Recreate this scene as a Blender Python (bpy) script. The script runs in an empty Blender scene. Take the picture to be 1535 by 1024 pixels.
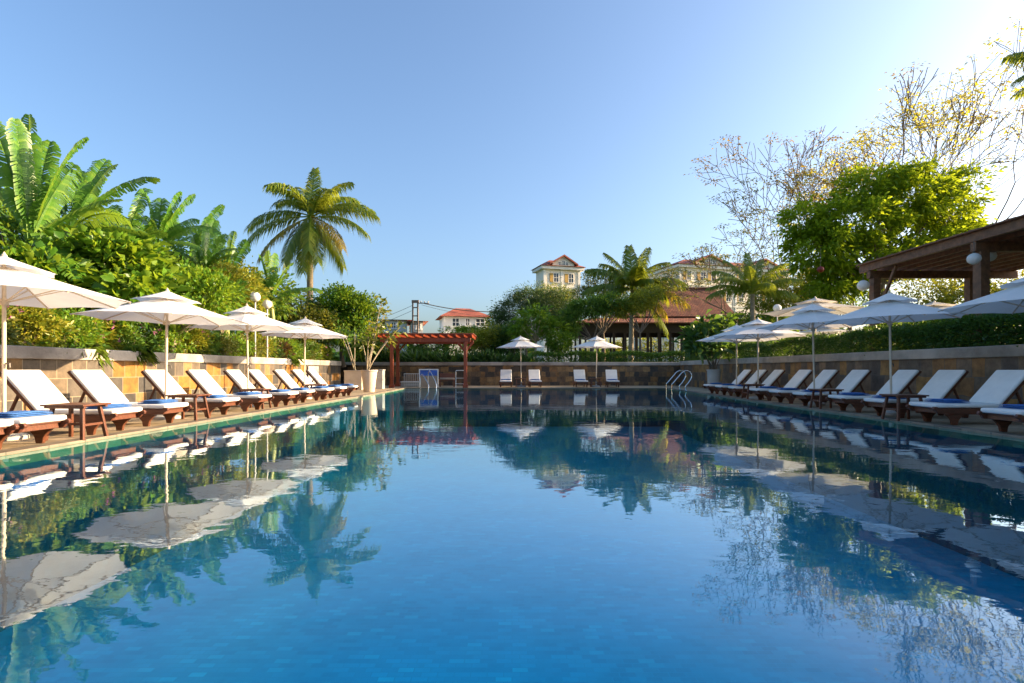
# light settings
SUN, SUN_EL, SUN_AZ, SUNCOL = 4.4, 15.0, 81.0, (1.0, 0.74, 0.45)
SKY, SKY_AIR, SKY_DUST, SKY_OZ = 0.096, 1.0, 3.8, 3.4
EXPO = 1.95
import bpy, math, random
import numpy as np
from mathutils import Vector, Matrix, Quaternion

R = math.radians
rnd = random.Random(7)
rng = np.random.default_rng(11)
scene = bpy.context.scene
col = scene.collection
EYE, F, CX, HY = 0.95, 800.0, 767.5, 554.0      # eye height, focal length and horizon of the photograph (its pixels)


def at(px, py, Y):
    """a point of the photograph at distance Y"""
    return Vector(((px - CX) / F * Y, Y, EYE + (HY - py) / F * Y))


# ------------------------------------------------------------------ materials
def nt(name):
    m = bpy.data.materials.new(name)
    m.use_nodes = True
    t = m.node_tree
    t.nodes.clear()
    out = t.nodes.new('ShaderNodeOutputMaterial')
    return m, t, out


def node(t, kind, **kw):
    n = t.nodes.new(kind)
    for k, v in kw.items():
        if k.startswith('i_'):
            n.inputs[k[2:].replace('_', ' ')].default_value = v
        else:
            setattr(n, k, v)
    return n


def ramp(t, stops, interp='LINEAR'):
    n = t.nodes.new('ShaderNodeValToRGB')
    n.color_ramp.interpolation = interp
    e = n.color_ramp.elements
    while len(e) < len(stops):
        e.new(0.5)
    for i, (p, c) in enumerate(stops):
        e[i].position = p
        e[i].color = (*c, 1)
    return n


def mulc(c, k):
    return tuple(min(1, x * k) for x in c)


def simple(name, color, rough=0.6, scale=6.0, amt=0.25, bump=0.0, metal=0.0, stretch=(1, 1, 1), spec=0.5, color2=None, transl=0.0, bscale=None):
    m, t, out = nt(name)
    tc = node(t, 'ShaderNodeTexCoord')
    mp = node(t, 'ShaderNodeMapping')
    mp.inputs['Scale'].default_value = stretch
    t.links.new(tc.outputs['Object'], mp.inputs[0])
    nz = node(t, 'ShaderNodeTexNoise', i_Scale=scale, i_Detail=6.0, i_Roughness=0.6)
    t.links.new(mp.outputs[0], nz.inputs['Vector'])
    c2 = color2 or mulc(color, 1 + amt)
    c1 = mulc(color, 1 - amt)
    rp = ramp(t, [(0.3, c1), (0.7, c2)])
    t.links.new(nz.outputs['Fac'], rp.inputs[0])
    b = node(t, 'ShaderNodeBsdfPrincipled', i_Roughness=rough, i_Metallic=metal)
    b.inputs['Specular IOR Level'].default_value = spec
    t.links.new(rp.outputs[0], b.inputs['Base Color'])
    if bump:
        bn = node(t, 'ShaderNodeBump', i_Strength=bump, i_Distance=0.02)
        n2 = node(t, 'ShaderNodeTexNoise', i_Scale=bscale or scale * 4, i_Detail=4.0)
        t.links.new(mp.outputs[0], n2.inputs['Vector'])
        t.links.new(n2.outputs['Fac'], bn.inputs['Height'])
        t.links.new(bn.outputs[0], b.inputs['Normal'])
    if transl:
        tr = node(t, 'ShaderNodeBsdfTranslucent')
        t.links.new(rp.outputs[0], tr.inputs['Color'])
        mx = node(t, 'ShaderNodeMixShader')
        mx.inputs[0].default_value = transl
        t.links.new(b.outputs[0], mx.inputs[1])
        t.links.new(tr.outputs[0], mx.inputs[2])
        t.links.new(mx.outputs[0], out.inputs[0])
    else:
        t.links.new(b.outputs[0], out.inputs[0])
    return m


def leafmat(name, cols, transl=0.4, tcol=(0.35, 0.42, 0.03), rough=0.42, spec=0.4):
    m, t, out = nt(name)
    g = node(t, 'ShaderNodeNewGeometry')
    rp = ramp(t, [(i / max(1, len(cols) - 1), c) for i, c in enumerate(cols)])
    t.links.new(g.outputs['Random Per Island'], rp.inputs[0])
    b = node(t, 'ShaderNodeBsdfPrincipled', i_Roughness=rough)
    b.inputs['Specular IOR Level'].default_value = spec
    t.links.new(rp.outputs[0], b.inputs['Base Color'])
    tr = node(t, 'ShaderNodeBsdfTranslucent')
    mixc = node(t, 'ShaderNodeMix', data_type='RGBA')
    mixc.inputs[0].default_value = 0.55
    t.links.new(rp.outputs[0], mixc.inputs[6])
    mixc.inputs[7].default_value = (*tcol, 1)
    t.links.new(mixc.outputs[2], tr.inputs['Color'])
    mx = node(t, 'ShaderNodeMixShader')
    mx.inputs[0].default_value = transl
    t.links.new(b.outputs[0], mx.inputs[1])
    t.links.new(tr.outputs[0], mx.inputs[2])
    t.links.new(mx.outputs[0], out.inputs[0])
    return m


def brickmat(name, axes, w, h, stops, mortar, msize=0.012, rough=0.55, noise=0.35, nscale=5.0, offset=0.5, squash=1.0, bump=0.4, warp=0.0, patch=None, stain=0.0):
    """random-coloured tiles laid over two world axes"""
    m, t, out = nt(name)
    g = node(t, 'ShaderNodeNewGeometry')
    sp = node(t, 'ShaderNodeSeparateXYZ')
    t.links.new(g.outputs['Position'], sp.inputs[0])
    cb = node(t, 'ShaderNodeCombineXYZ')
    t.links.new(sp.outputs[axes[0]], cb.inputs[0])
    t.links.new(sp.outputs[axes[1]], cb.inputs[1])
    vec = cb.outputs[0]
    if warp:
        nw = node(t, 'ShaderNodeTexNoise', i_Scale=2.3, i_Detail=2.0)
        t.links.new(g.outputs['Position'], nw.inputs['Vector'])
        vm = node(t, 'ShaderNodeVectorMath', operation='MULTIPLY_ADD')
        t.links.new(nw.outputs['Color'], vm.inputs[0])
        vm.inputs[1].default_value = (warp, warp, 0)
        t.links.new(vec, vm.inputs[2])
        vec = vm.outputs[0]
    bt = node(t, 'ShaderNodeTexBrick', offset=offset, squash=squash, squash_frequency=2, offset_frequency=2)
    bt.inputs['Color1'].default_value = (0, 0, 0, 1)
    bt.inputs['Color2'].default_value = (1, 1, 1, 1)
    bt.inputs['Mortar'].default_value = (0.5, 0.5, 0.5, 1)
    bt.inputs['Scale'].default_value = 1.0
    bt.inputs['Mortar Size'].default_value = msize
    bt.inputs['Mortar Smooth'].default_value = 0.2
    bt.inputs['Bias'].default_value = 0.0
    bt.inputs['Brick Width'].default_value = w
    bt.inputs['Row Height'].default_value = h
    t.links.new(vec, bt.inputs['Vector'])
    rp = ramp(t, stops, 'CONSTANT' if patch is None else 'LINEAR')
    t.links.new(bt.outputs['Color'], rp.inputs[0])
    nz = node(t, 'ShaderNodeTexNoise', i_Scale=nscale, i_Detail=8.0, i_Roughness=0.65)
    t.links.new(g.outputs['Position'], nz.inputs['Vector'])
    nr = ramp(t, [(0.3, (1 - noise,) * 3), (0.7, (1 + noise * 0.6,) * 3)])
    t.links.new(nz.outputs['Fac'], nr.inputs[0])
    mul = node(t, 'ShaderNodeMix', data_type='RGBA', blend_type='MULTIPLY')
    mul.inputs[0].default_value = 1
    t.links.new(rp.outputs[0], mul.inputs[6])
    t.links.new(nr.outputs[0], mul.inputs[7])
    mx = node(t, 'ShaderNodeMix', data_type='RGBA')
    t.links.new(bt.outputs['Fac'], mx.inputs[0])
    t.links.new(mul.outputs[2], mx.inputs[6])
    mx.inputs[7].default_value = (*mortar, 1)
    b = node(t, 'ShaderNodeBsdfPrincipled', i_Roughness=rough)
    t.links.new(mx.outputs[2], b.inputs['Base Color'])
    bn = node(t, 'ShaderNodeBump', i_Strength=bump, i_Distance=0.012)
    ad = node(t, 'ShaderNodeMath', operation='SUBTRACT')
    t.links.new(nz.outputs['Fac'], ad.inputs[0])
    t.links.new(bt.outputs['Fac'], ad.inputs[1])
    t.links.new(ad.outputs[0], bn.inputs['Height'])
    t.links.new(bn.outputs[0], b.inputs['Normal'])
    t.links.new(b.outputs[0], out.inputs[0])
    return m


def watermat():
    m, t, out = nt('pool_water')
    g = node(t, 'ShaderNodeNewGeometry')
    h = None
    for sc, k, sx in ((0.9, 0.010, 1.0), (3.2, 0.0032, 1.3), (11.0, 0.00055, 1.5)):
        mp = node(t, 'ShaderNodeMapping')
        mp.inputs['Scale'].default_value = (1.0, sx, 1)
        t.links.new(g.outputs['Position'], mp.inputs[0])
        n = node(t, 'ShaderNodeTexNoise', i_Scale=sc, i_Detail=2.0, i_Roughness=0.45, i_Distortion=0.4)
        t.links.new(mp.outputs[0], n.inputs['Vector'])
        mu = node(t, 'ShaderNodeMath', operation='MULTIPLY')
        mu.inputs[1].default_value = k * WAVE
        t.links.new(n.outputs['Fac'], mu.inputs[0])
        if h is None:
            h = mu.outputs[0]
        else:
            a = node(t, 'ShaderNodeMath', operation='ADD')
            t.links.new(h, a.inputs[0])
            t.links.new(mu.outputs[0], a.inputs[1])
            h = a.outputs[0]
    bn = node(t, 'ShaderNodeBump', i_Strength=1.0, i_Distance=1.0)
    t.links.new(h, bn.inputs['Height'])
    # reflectance by the angle between the rippled surface and the ray, the same from above and below
    dt = node(t, 'ShaderNodeVectorMath', operation='DOT_PRODUCT')
    t.links.new(bn.outputs[0], dt.inputs[0])
    t.links.new(g.outputs['Incoming'], dt.inputs[1])
    prev = dt.outputs['Value']
    ab = node(t, 'ShaderNodeMath', operation='ABSOLUTE')
    t.links.new(prev, ab.inputs[0])
    fr = node(t, 'ShaderNodeMapRange', interpolation_type='SMOOTHSTEP')
    for k, v in (('From Min', 0.54), ('From Max', 0.09), ('To Min', WF0), ('To Max', 0.66)):
        fr.inputs[k].default_value = v
    t.links.new(ab.outputs[0], fr.inputs['Value'])
    tr = node(t, 'ShaderNodeBsdfTransparent')
    tr.inputs['Color'].default_value = WTINT
    gl = node(t, 'ShaderNodeBsdfGlossy', i_Roughness=0.012)
    gl.inputs['Color'].default_value = WGLOSS
    t.links.new(bn.outputs[0], gl.inputs['Normal'])
    mx = node(t, 'ShaderNodeMixShader')
    t.links.new(fr.outputs[0], mx.inputs[0])
    t.links.new(tr.outputs[0], mx.inputs[1])
    t.links.new(gl.outputs[0], mx.inputs[2])
    t.links.new(mx.outputs[0], out.inputs[0])
    return m


WAVE, WF0, WTINT, WGLOSS = 0.36, 0.02, (0.35, 0.97, 1.0, 1), (0.84, 0.96, 1.0, 1)

M = {}
M['teak'] = simple('teak', (0.125, 0.042, 0.019), 0.42, 5, 0.45, 0.15, stretch=(1.5, 14, 14))
M['teak_dark'] = simple('teak_dark', (0.15, 0.045, 0.02), 0.45, 5, 0.4, 0.15, stretch=(1.5, 14, 14))
M['red_wood'] = simple('red_wood', (0.27, 0.046, 0.013), 0.4, 4, 0.3, 0.15, stretch=(4, 4, 0.8))
M['brown_wood'] = simple('brown_wood', (0.16, 0.072, 0.032), 0.6, 3, 0.4, 0.25, stretch=(3, 3, 3))
M['dark_wood'] = simple('dark_wood', (0.035, 0.02, 0.014), 0.6, 5, 0.4, 0.2, stretch=(4, 4, 1))
M['cushion'] = simple('cushion', (0.78, 0.75, 0.70), 0.9, 5, 0.06, 0.45, spec=0.1, bscale=9)
M['canvas'] = simple('canvas', (0.86, 0.84, 0.80), 0.85, 3, 0.04, 0.06, spec=0.15, transl=0.28, bscale=40)
M['canvas_beige'] = simple('canvas_beige', (0.66, 0.60, 0.52), 0.85, 3, 0.06, 0.06, spec=0.15, transl=0.3)
M['towel'] = simple('towel', (0.06, 0.16, 0.42), 0.95, 40, 0.25, 0.5, spec=0.1, bscale=160)
M['pole'] = simple('pole', (0.62, 0.50, 0.36), 0.5, 8, 0.15, 0.05, stretch=(6, 6, 1))
M['pole_grey'] = simple('pole_grey', (0.45, 0.42, 0.38), 0.45, 8, 0.15)
M['metal_dark'] = simple('metal_dark', (0.10, 0.09, 0.08), 0.5, 8, 0.2, metal=0.6)
M['chrome'] = simple('chrome', (0.80, 0.80, 0.80), 0.12, 8, 0.05, metal=1.0)
M['white_paint'] = simple('white_paint', (0.78, 0.77, 0.74), 0.5, 3, 0.06)
M['coping'] = simple('coping', (0.40, 0.345, 0.285), 0.75, 1.1, 0.42, 0.45, bscale=14)
M['terracotta_pot'] = simple('pot_cream', (0.62, 0.50, 0.37), 0.75, 3, 0.12, 0.15)
M['pot_grey'] = simple('pot_grey', (0.42, 0.41, 0.38), 0.75, 3, 0.12, 0.15)
M['soil'] = simple('soil', (0.06, 0.042, 0.028), 0.95, 5, 0.4, 0.6)
M['bark'] = simple('bark', (0.17, 0.125, 0.085), 0.9, 6, 0.4, 0.6, stretch=(3, 3, 1))
M['bark_pale'] = simple('bark_pale', (0.32, 0.26, 0.17), 0.85, 6, 0.35, 0.5, stretch=(2, 2, 1.5))
M['bark_dark'] = simple('bark_dark', (0.095, 0.07, 0.05), 0.9, 6, 0.4, 0.6, stretch=(3, 3, 1))
M['stem_pale'] = simple('stem_pale', (0.42, 0.34, 0.22), 0.8, 8, 0.25, 0.2)
M['banana_stem'] = simple('banana_stem', (0.25, 0.27, 0.08), 0.6, 4, 0.4, 0.2, stretch=(3, 3, 0.6))
M['palm_bark'] = simple('palm_bark', (0.27, 0.21, 0.14), 0.9, 4, 0.35, 0.6, stretch=(1, 1, 5))
M['globe'] = simple('globe', (0.80, 0.78, 0.73), 0.4, 4, 0.03, transl=0.25)
M['red_paint'] = simple('red_paint', (0.20, 0.014, 0.012), 0.5, 8, 0.2)
M['board_blue'] = simple('board_blue', (0.02, 0.11, 0.48), 0.4, 3, 0.3)
M['board_tan'] = simple('board_tan', (0.36, 0.28, 0.21), 0.5, 4, 0.15)
M['glass'] = simple('window_glass', (0.05, 0.06, 0.075), 0.08, 3, 0.3)
M['cream_wall'] = simple('cream_wall', (0.86, 0.76, 0.61), 0.85, 0.4, 0.05, 0.1)
M['cream_trim'] = simple('cream_trim', (0.80, 0.76, 0.68), 0.8, 0.6, 0.05)
M['white_wall'] = simple('white_wall', (0.76, 0.75, 0.72), 0.85, 0.5, 0.06)
M['shutter'] = simple('shutter', (0.50, 0.30, 0.07), 0.7, 3, 0.2)
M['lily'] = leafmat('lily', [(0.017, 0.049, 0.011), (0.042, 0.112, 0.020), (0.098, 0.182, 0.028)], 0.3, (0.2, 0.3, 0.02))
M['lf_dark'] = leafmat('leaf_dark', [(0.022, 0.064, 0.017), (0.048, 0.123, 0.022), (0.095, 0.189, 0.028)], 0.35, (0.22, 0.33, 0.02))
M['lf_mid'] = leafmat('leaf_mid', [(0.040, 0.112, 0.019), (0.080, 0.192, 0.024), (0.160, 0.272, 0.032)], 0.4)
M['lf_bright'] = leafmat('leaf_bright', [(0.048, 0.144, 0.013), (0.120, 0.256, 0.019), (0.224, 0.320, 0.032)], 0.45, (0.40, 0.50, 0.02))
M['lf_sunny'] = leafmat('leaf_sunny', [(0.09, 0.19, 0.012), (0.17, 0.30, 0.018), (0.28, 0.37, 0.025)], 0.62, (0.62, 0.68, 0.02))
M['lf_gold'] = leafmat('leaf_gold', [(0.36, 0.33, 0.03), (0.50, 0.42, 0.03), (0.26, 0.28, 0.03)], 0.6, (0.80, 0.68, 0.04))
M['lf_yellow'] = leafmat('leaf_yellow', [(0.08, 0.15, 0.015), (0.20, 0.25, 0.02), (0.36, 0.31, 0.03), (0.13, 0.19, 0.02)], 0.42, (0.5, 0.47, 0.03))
M['lf_olive'] = leafmat('leaf_olive', [(0.045, 0.085, 0.018), (0.10, 0.145, 0.025), (0.20, 0.18, 0.03), (0.07, 0.12, 0.02)], 0.4, (0.38, 0.36, 0.03))
M['lf_brown'] = leafmat('leaf_brown', [(0.10, 0.075, 0.02), (0.20, 0.13, 0.025), (0.08, 0.085, 0.02)], 0.5, (0.5, 0.33, 0.04))
M['lf_blue'] = leafmat('leaf_blue', [(0.031, 0.070, 0.025), (0.063, 0.119, 0.039), (0.119, 0.182, 0.049)], 0.35, (0.2, 0.3, 0.05))
M['lf_red'] = leafmat('leaf_red', [(0.05, 0.04, 0.015), (0.12, 0.05, 0.02), (0.06, 0.08, 0.015)], 0.35, (0.35, 0.2, 0.03))
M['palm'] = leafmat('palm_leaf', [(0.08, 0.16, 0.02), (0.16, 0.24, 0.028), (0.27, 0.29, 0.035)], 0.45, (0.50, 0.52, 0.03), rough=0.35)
M['palm_yellow'] = leafmat('palm_leaf_yellow', [(0.30, 0.22, 0.025), (0.40, 0.29, 0.03), (0.22, 0.20, 0.025)], 0.45, (0.6, 0.46, 0.03), rough=0.4)
M['banana'] = leafmat('banana_leaf', [(0.053, 0.150, 0.018), (0.090, 0.225, 0.024), (0.165, 0.285, 0.030)], 0.42, (0.33, 0.45, 0.03), rough=0.36)
M['fl_pink'] = leafmat('flower_pink', [(0.50, 0.12, 0.30), (0.55, 0.22, 0.36), (0.38, 0.08, 0.30)], 0.35, (0.6, 0.2, 0.4))
M['fl_purple'] = leafmat('flower_purple', [(0.22, 0.05, 0.35), (0.30, 0.08, 0.42)], 0.35, (0.35, 0.1, 0.5))
M['grass'] = simple('garden_grass', (0.06, 0.085, 0.02), 0.95, 0.7, 0.4, 0.5)
slate = [(0.0, (0.045, 0.040, 0.036)), (0.14, (0.30, 0.135, 0.022)), (0.28, (0.10, 0.08, 0.062)), (0.40, (0.13, 0.095, 0.06)), (0.50, (0.055, 0.05, 0.046)),
         (0.60, (0.26, 0.11, 0.018)), (0.70, (0.12, 0.09, 0.062)), (0.80, (0.24, 0.14, 0.055)), (0.90, (0.07, 0.06, 0.05))]
M['slate_left'] = brickmat('slate_tiles', (1, 2), 0.52, 0.385, slate, (0.30, 0.23, 0.15), 0.008, noise=0.45, nscale=6, squash=0.72, bump=0.5)
slate2 = [(0.0, (0.074, 0.049, 0.030)), (0.2, (0.257, 0.128, 0.041)), (0.35, (0.149, 0.088, 0.043)), (0.5, (0.203, 0.119, 0.054)), (0.68, (0.061, 0.046, 0.035)), (0.8, (0.324, 0.182, 0.068))]
M['slate_far'] = brickmat('slate_stones', (0, 2), 0.46, 0.30, slate2, (0.07, 0.055, 0.04), 0.008, noise=0.55, nscale=4, squash=0.6, bump=0.6, warp=0.16)
slate3 = [(0.0, (0.143, 0.107, 0.078)), (0.2, (0.299, 0.150, 0.052)), (0.38, (0.182, 0.124, 0.078)), (0.55, (0.234, 0.156, 0.098)), (0.7, (0.104, 0.083, 0.068)), (0.85, (0.338, 0.182, 0.058))]
M['slate_right'] = brickmat('slate_shaded_side', (1, 2), 0.55, 0.42, slate3, (0.12, 0.10, 0.08), 0.008, noise=0.55, nscale=4, squash=0.65, bump=0.6, warp=0.1)
M['deck'] = brickmat('deck_stone', (0, 1), 0.6, 0.6, [(0, (0.42, 0.32, 0.20)), (0.5, (0.36, 0.27, 0.165)), (1, (0.48, 0.37, 0.24))], (0.20, 0.15, 0.10), 0.008, rough=0.7, noise=0.3, nscale=2.5, bump=0.2, patch=1)
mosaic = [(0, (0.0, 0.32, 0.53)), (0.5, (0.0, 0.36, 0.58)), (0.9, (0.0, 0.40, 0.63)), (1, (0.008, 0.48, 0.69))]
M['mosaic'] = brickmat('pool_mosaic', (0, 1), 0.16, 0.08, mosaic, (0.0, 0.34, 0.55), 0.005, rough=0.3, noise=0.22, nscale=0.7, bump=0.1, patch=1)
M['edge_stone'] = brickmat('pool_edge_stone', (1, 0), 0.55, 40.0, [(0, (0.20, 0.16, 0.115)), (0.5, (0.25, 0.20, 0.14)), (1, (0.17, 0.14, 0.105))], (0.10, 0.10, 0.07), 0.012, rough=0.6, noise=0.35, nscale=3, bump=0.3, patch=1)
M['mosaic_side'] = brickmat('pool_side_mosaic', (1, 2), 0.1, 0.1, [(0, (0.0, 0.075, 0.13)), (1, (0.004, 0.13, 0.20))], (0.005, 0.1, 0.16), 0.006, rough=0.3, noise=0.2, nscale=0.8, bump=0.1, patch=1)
rooft = [(0, (0.22, 0.068, 0.034)), (0.35, (0.34, 0.105, 0.05)), (0.6, (0.26, 0.09, 0.046)), (1, (0.40, 0.155, 0.075))]
M['roof_tile'] = brickmat('roof_tiles', (0, 2), 0.28, 0.15, rooft, (0.05, 0.02, 0.014), 0.02, rough=0.75, noise=0.55, nscale=1.3, bump=0.9, patch=1)
M['roof_far'] = brickmat('roof_tiles_far', (0, 2), 0.5, 0.3, [(0, (0.28, 0.06, 0.03)), (1, (0.38, 0.10, 0.05))], (0.2, 0.05, 0.03), 0.03, rough=0.75, noise=0.3, nscale=0.6, bump=0.5, patch=1)


# ------------------------------------------------------------------ objects
def tag(o, label=None, cat=None, group=None, kind=None):
    if label: o['label'] = label
    if cat: o['category'] = cat
    if group: o['group'] = group
    if kind: o['kind'] = kind
    return o


def thing(name, label, cat, loc=(0, 0, 0), rz=0.0, group=None, scale=None):
    o = bpy.data.objects.new(name, None)
    o.empty_display_size = 0.2
    col.objects.link(o)
    o.location = loc
    o.rotation_euler = (0, 0, rz)
    if scale is not None: o.scale = scale
    return tag(o, label, cat, group)


def copy_tree(o, parent=None):
    c = o.copy()
    col.objects.link(c)
    c.parent = parent
    for ch in list(o.children):
        copy_tree(ch, c)
    return c


def dup(o, loc, rz, label, group=None, scale=None):
    c = copy_tree(o)
    c.location = loc
    c.rotation_euler = (0, 0, rz)
    c['label'] = label
    if group: c['group'] = group
    if scale is not None: c.scale = scale
    return c


class MB:
    def __init__(s):
        s.v, s.f = [], []

    def add(s, vs, fs):
        k = len(s.v)
        s.v += [tuple(v) for v in vs]
        s.f += [tuple(i + k for i in f) for f in fs]

    def box(s, x0, x1, y0, y1, z0, z1, mat=None):
        vs = [Vector(p) for p in ((x0, y0, z0), (x1, y0, z0), (x1, y1, z0), (x0, y1, z0), (x0, y0, z1), (x1, y0, z1), (x1, y1, z1), (x0, y1, z1))]
        if mat is not None: vs = [mat @ v for v in vs]
        s.add(vs, [(0, 3, 2, 1), (4, 5, 6, 7), (0, 1, 5, 4), (1, 2, 6, 5), (2, 3, 7, 6), (3, 0, 4, 7)])
        return s

    def bar(s, p, q, w, h, up=(0, 0, 1)):
        p, q = Vector(p), Vector(q)
        d = (q - p).normalized()
        up = Vector(up)
        sd = d.cross(up)
        if sd.length < 1e-4: sd = d.cross(Vector((0, 1, 0)))
        sd.normalize()
        u = sd.cross(d).normalized()
        a, b = sd * w / 2, u * h / 2
        vs = [p - a - b, p + a - b, p + a + b, p - a + b, q - a - b, q + a - b, q + a + b, q - a + b]
        s.add(vs, [(0, 3, 2, 1), (4, 5, 6, 7), (0, 1, 5, 4), (1, 2, 6, 5), (2, 3, 7, 6), (3, 0, 4, 7)])
        return s

    def tube(s, pts, rad, n=8, cap=True):
        pts = [Vector(p) for p in pts]
        if not hasattr(rad, '__len__'): rad = [rad] * len(pts)
        rings = []
        side = None
        for i, p in enumerate(pts):
            d = (pts[min(i + 1, len(pts) - 1)] - pts[max(i - 1, 0)])
            if d.length < 1e-9: d = Vector((0, 0, 1))
            d.normalize()
            if side is None:
                side = d.orthogonal().normalized()
            else:
                side = side - d * side.dot(d)
                side = side.normalized() if side.length > 1e-6 else d.orthogonal().normalized()
            up = d.cross(side)
            rings.append([p + (side * math.cos(a) + up * math.sin(a)) * rad[i] for a in (2 * math.pi * k / n for k in range(n))])
        vs = [v for r in rings for v in r]
        fs = []
        for i in range(len(pts) - 1):
            for k in range(n):
                a, b = i * n + k, i * n + (k + 1) % n
                fs.append((a, b, b + n, a + n))
        if cap:
            fs.append(tuple(range(n))[::-1])
            fs.append(tuple((len(pts) - 1) * n + k for k in range(n)))
        s.add(vs, fs)
        return s

    def lathe(s, prof, n=24, c=(0, 0, 0), cap=True):
        vs, fs = [], []
        for r, z in prof:
            for k in range(n):
                a = 2 * math.pi * k / n
                vs.append((c[0] + r * math.cos(a), c[1] + r * math.sin(a), c[2] + z))
        for i in range(len(prof) - 1):
            for k in range(n):
                a, b = i * n + k, i * n + (k + 1) % n
                fs.append((a, b, b + n, a + n))
        if cap:
            fs.append(tuple(range(n))[::-1])
            fs.append(tuple((len(prof) - 1) * n + k for k in range(n)))
        s.add(vs, fs)
        return s

    def prism(s, poly, y0, y1):
        """polygon in x,z extruded along y"""
        n = len(poly)
        vs = [(x, y0, z) for x, z in poly] + [(x, y1, z) for x, z in poly]
        fs = [tuple(range(n)), tuple(range(n, 2 * n))[::-1]]
        for k in range(n):
            fs.append((k, k + n, (k + 1) % n + n, (k + 1) % n))
        s.add(vs, fs)
        return s

    def ball(s, c, r, n=16, squash=1.0):
        return s.lathe([(max(1e-3, r * math.sin(a)), -r * squash * math.cos(a)) for a in (math.pi * k / (n // 2) for k in range(n // 2 + 1))], n, c, False)

    def build(s, name, mat, parent=None, smooth=False, bevel=0.0, seg=2, autosmooth=True):
        me = bpy.data.meshes.new(name)
        me.from_pydata(s.v, [], s.f)
        me.materials.append(mat)
        me.validate()
        me.update()
        if smooth or bevel:
            me.polygons.foreach_set('use_smooth', [True] * len(me.polygons))
            if autosmooth:
                me.set_sharp_from_angle(angle=R(40))
        o = bpy.data.objects.new(name, me)
        col.objects.link(o)
        if bevel:
            b = o.modifiers.new('bevel', 'BEVEL')
            b.width = bevel
            b.segments = seg
            b.limit_method = 'ANGLE'
            b.harden_normals = False
        if parent: o.parent = parent
        return o


def np_mesh(name, V, T, mat, parent=None, smooth=False):
    me = bpy.data.meshes.new(name)
    V = np.asarray(V, np.float32)
    T = np.asarray(T, np.int32)
    k = T.shape[1]
    me.vertices.add(len(V))
    me.vertices.foreach_set('co', V.ravel())
    me.loops.add(T.size)
    me.loops.foreach_set('vertex_index', T.ravel())
    me.polygons.add(len(T))
    me.polygons.foreach_set('loop_start', np.arange(len(T), dtype=np.int32) * k)
    me.polygons.foreach_set('loop_total', np.full(len(T), k, np.int32))
    if smooth: me.polygons.foreach_set('use_smooth', np.ones(len(T), bool))
    me.update(calc_edges=True)
    me.validate()
    me.materials.append(mat)
    o = bpy.data.objects.new(name, me)
    col.objects.link(o)
    if parent: o.parent = parent
    return o


def unit(a):
    return a / np.maximum(np.linalg.norm(a, axis=1, keepdims=True), 1e-9)


def leaf_arrays(P, A, L, W, fold=0.18, droop=0.15, flat=0.5):
    """folded leaves: base points P, axes A, lengths L, widths W; flat turns the blades' faces upward"""
    n = len(P)
    A = unit(A)
    up = np.zeros((n, 3)); up[:, 2] = 1
    Nn = unit(flat * up + rng.normal(size=(n, 3)) * (1 - flat) + 1e-3)
    S = unit(np.cross(A, Nn))
    Nn = unit(np.cross(S, A))
    L = L[:, None]; W = W[:, None]
    mid = P + A * L * 0.45
    tip = P + A * L
    tip[:, 2] -= (droop * L)[:, 0]
    V = np.stack([P, mid + S * W / 2 + Nn * W * fold, tip, mid - S * W / 2 + Nn * W * fold], 1).reshape(-1, 3)
    b = np.arange(n)[:, None] * 4
    T = np.concatenate([b + np.array([[0, 1, 2]]), b + np.array([[0, 2, 3]])], 0)
    return V, T


def in_ellipsoid(n, lump, lo=0.45):
    cx, cy, cz, rx, ry, rz = lump
    d = unit(rng.normal(size=(n, 3)))
    r = (lo ** 3 + (1 - lo ** 3) * rng.random((n, 1))) ** (1 / 3)
    return np.array([[cx, cy, cz]]) + d * r * np.array([[rx, ry, rz]])


def crown(name, mat, parent, lumps, n_clumps, per, clump_r, L, W, lo=0.45, outward=0.7, upward=0.25, droop=0.2, flat=0.5, zsq=0.7, fold=0.18):
    vol = np.array([l[3] * l[4] * l[5] for l in lumps]) ** 0.67
    vol = vol / vol.sum()
    C, O = [], []
    for l, w in zip(lumps, vol):
        k = max(1, int(round(n_clumps * w)))
        c = in_ellipsoid(k, l, lo)
        C.append(c)
        O.append(unit((c - np.array([l[:3]])) / np.array([l[3:]])))
    C, O = np.concatenate(C), np.concatenate(O)
    n = len(C) * per
    idx = np.repeat(np.arange(len(C)), per)
    cr = clump_r * (0.6 + 0.8 * rng.random((len(C), 1)))[idx]
    off = rng.normal(size=(n, 3)) * np.array([[1, 1, zsq]]) * cr * 0.6
    P = C[idx] + off
    A = outward * O[idx] + 0.6 * unit(off + 1e-6) + rng.normal(size=(n, 3)) * 0.45
    A[:, 2] += upward
    s = 0.65 + 0.7 * rng.random(n)
    V, T = leaf_arrays(P, A, L * s, W * s, fold, droop, flat)
    np_mesh(name, V, T, mat, parent)
    return C


def curve_pts(p, q, bend, n=6):
    p, q = Vector(p), Vector(q)
    out = []
    for i in range(n + 1):
        t = i / n
        out.append(p.lerp(q, t) + Vector(bend) * (4 * t * (1 - t)))
    return out


def limbs(mb, fork, centres, k, r0, r1=0.012, n=6, sag=0.25):
    ids = rng.choice(len(centres), min(k, len(centres)), replace=False)
    for i in ids:
        q = Vector(centres[i])
        d = (q - fork).length
        pts = curve_pts(fork, q, (rnd.uniform(-1, 1) * 0.08 * d, rnd.uniform(-1, 1) * 0.08 * d, -rnd.uniform(0.0, 1) * 0.12 * d * sag * 4 * 0.5), 5)
        mb.tube(pts, [r0 + (r1 - r0) * (j / 5) ** 0.7 for j in range(6)], n, False)


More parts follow.
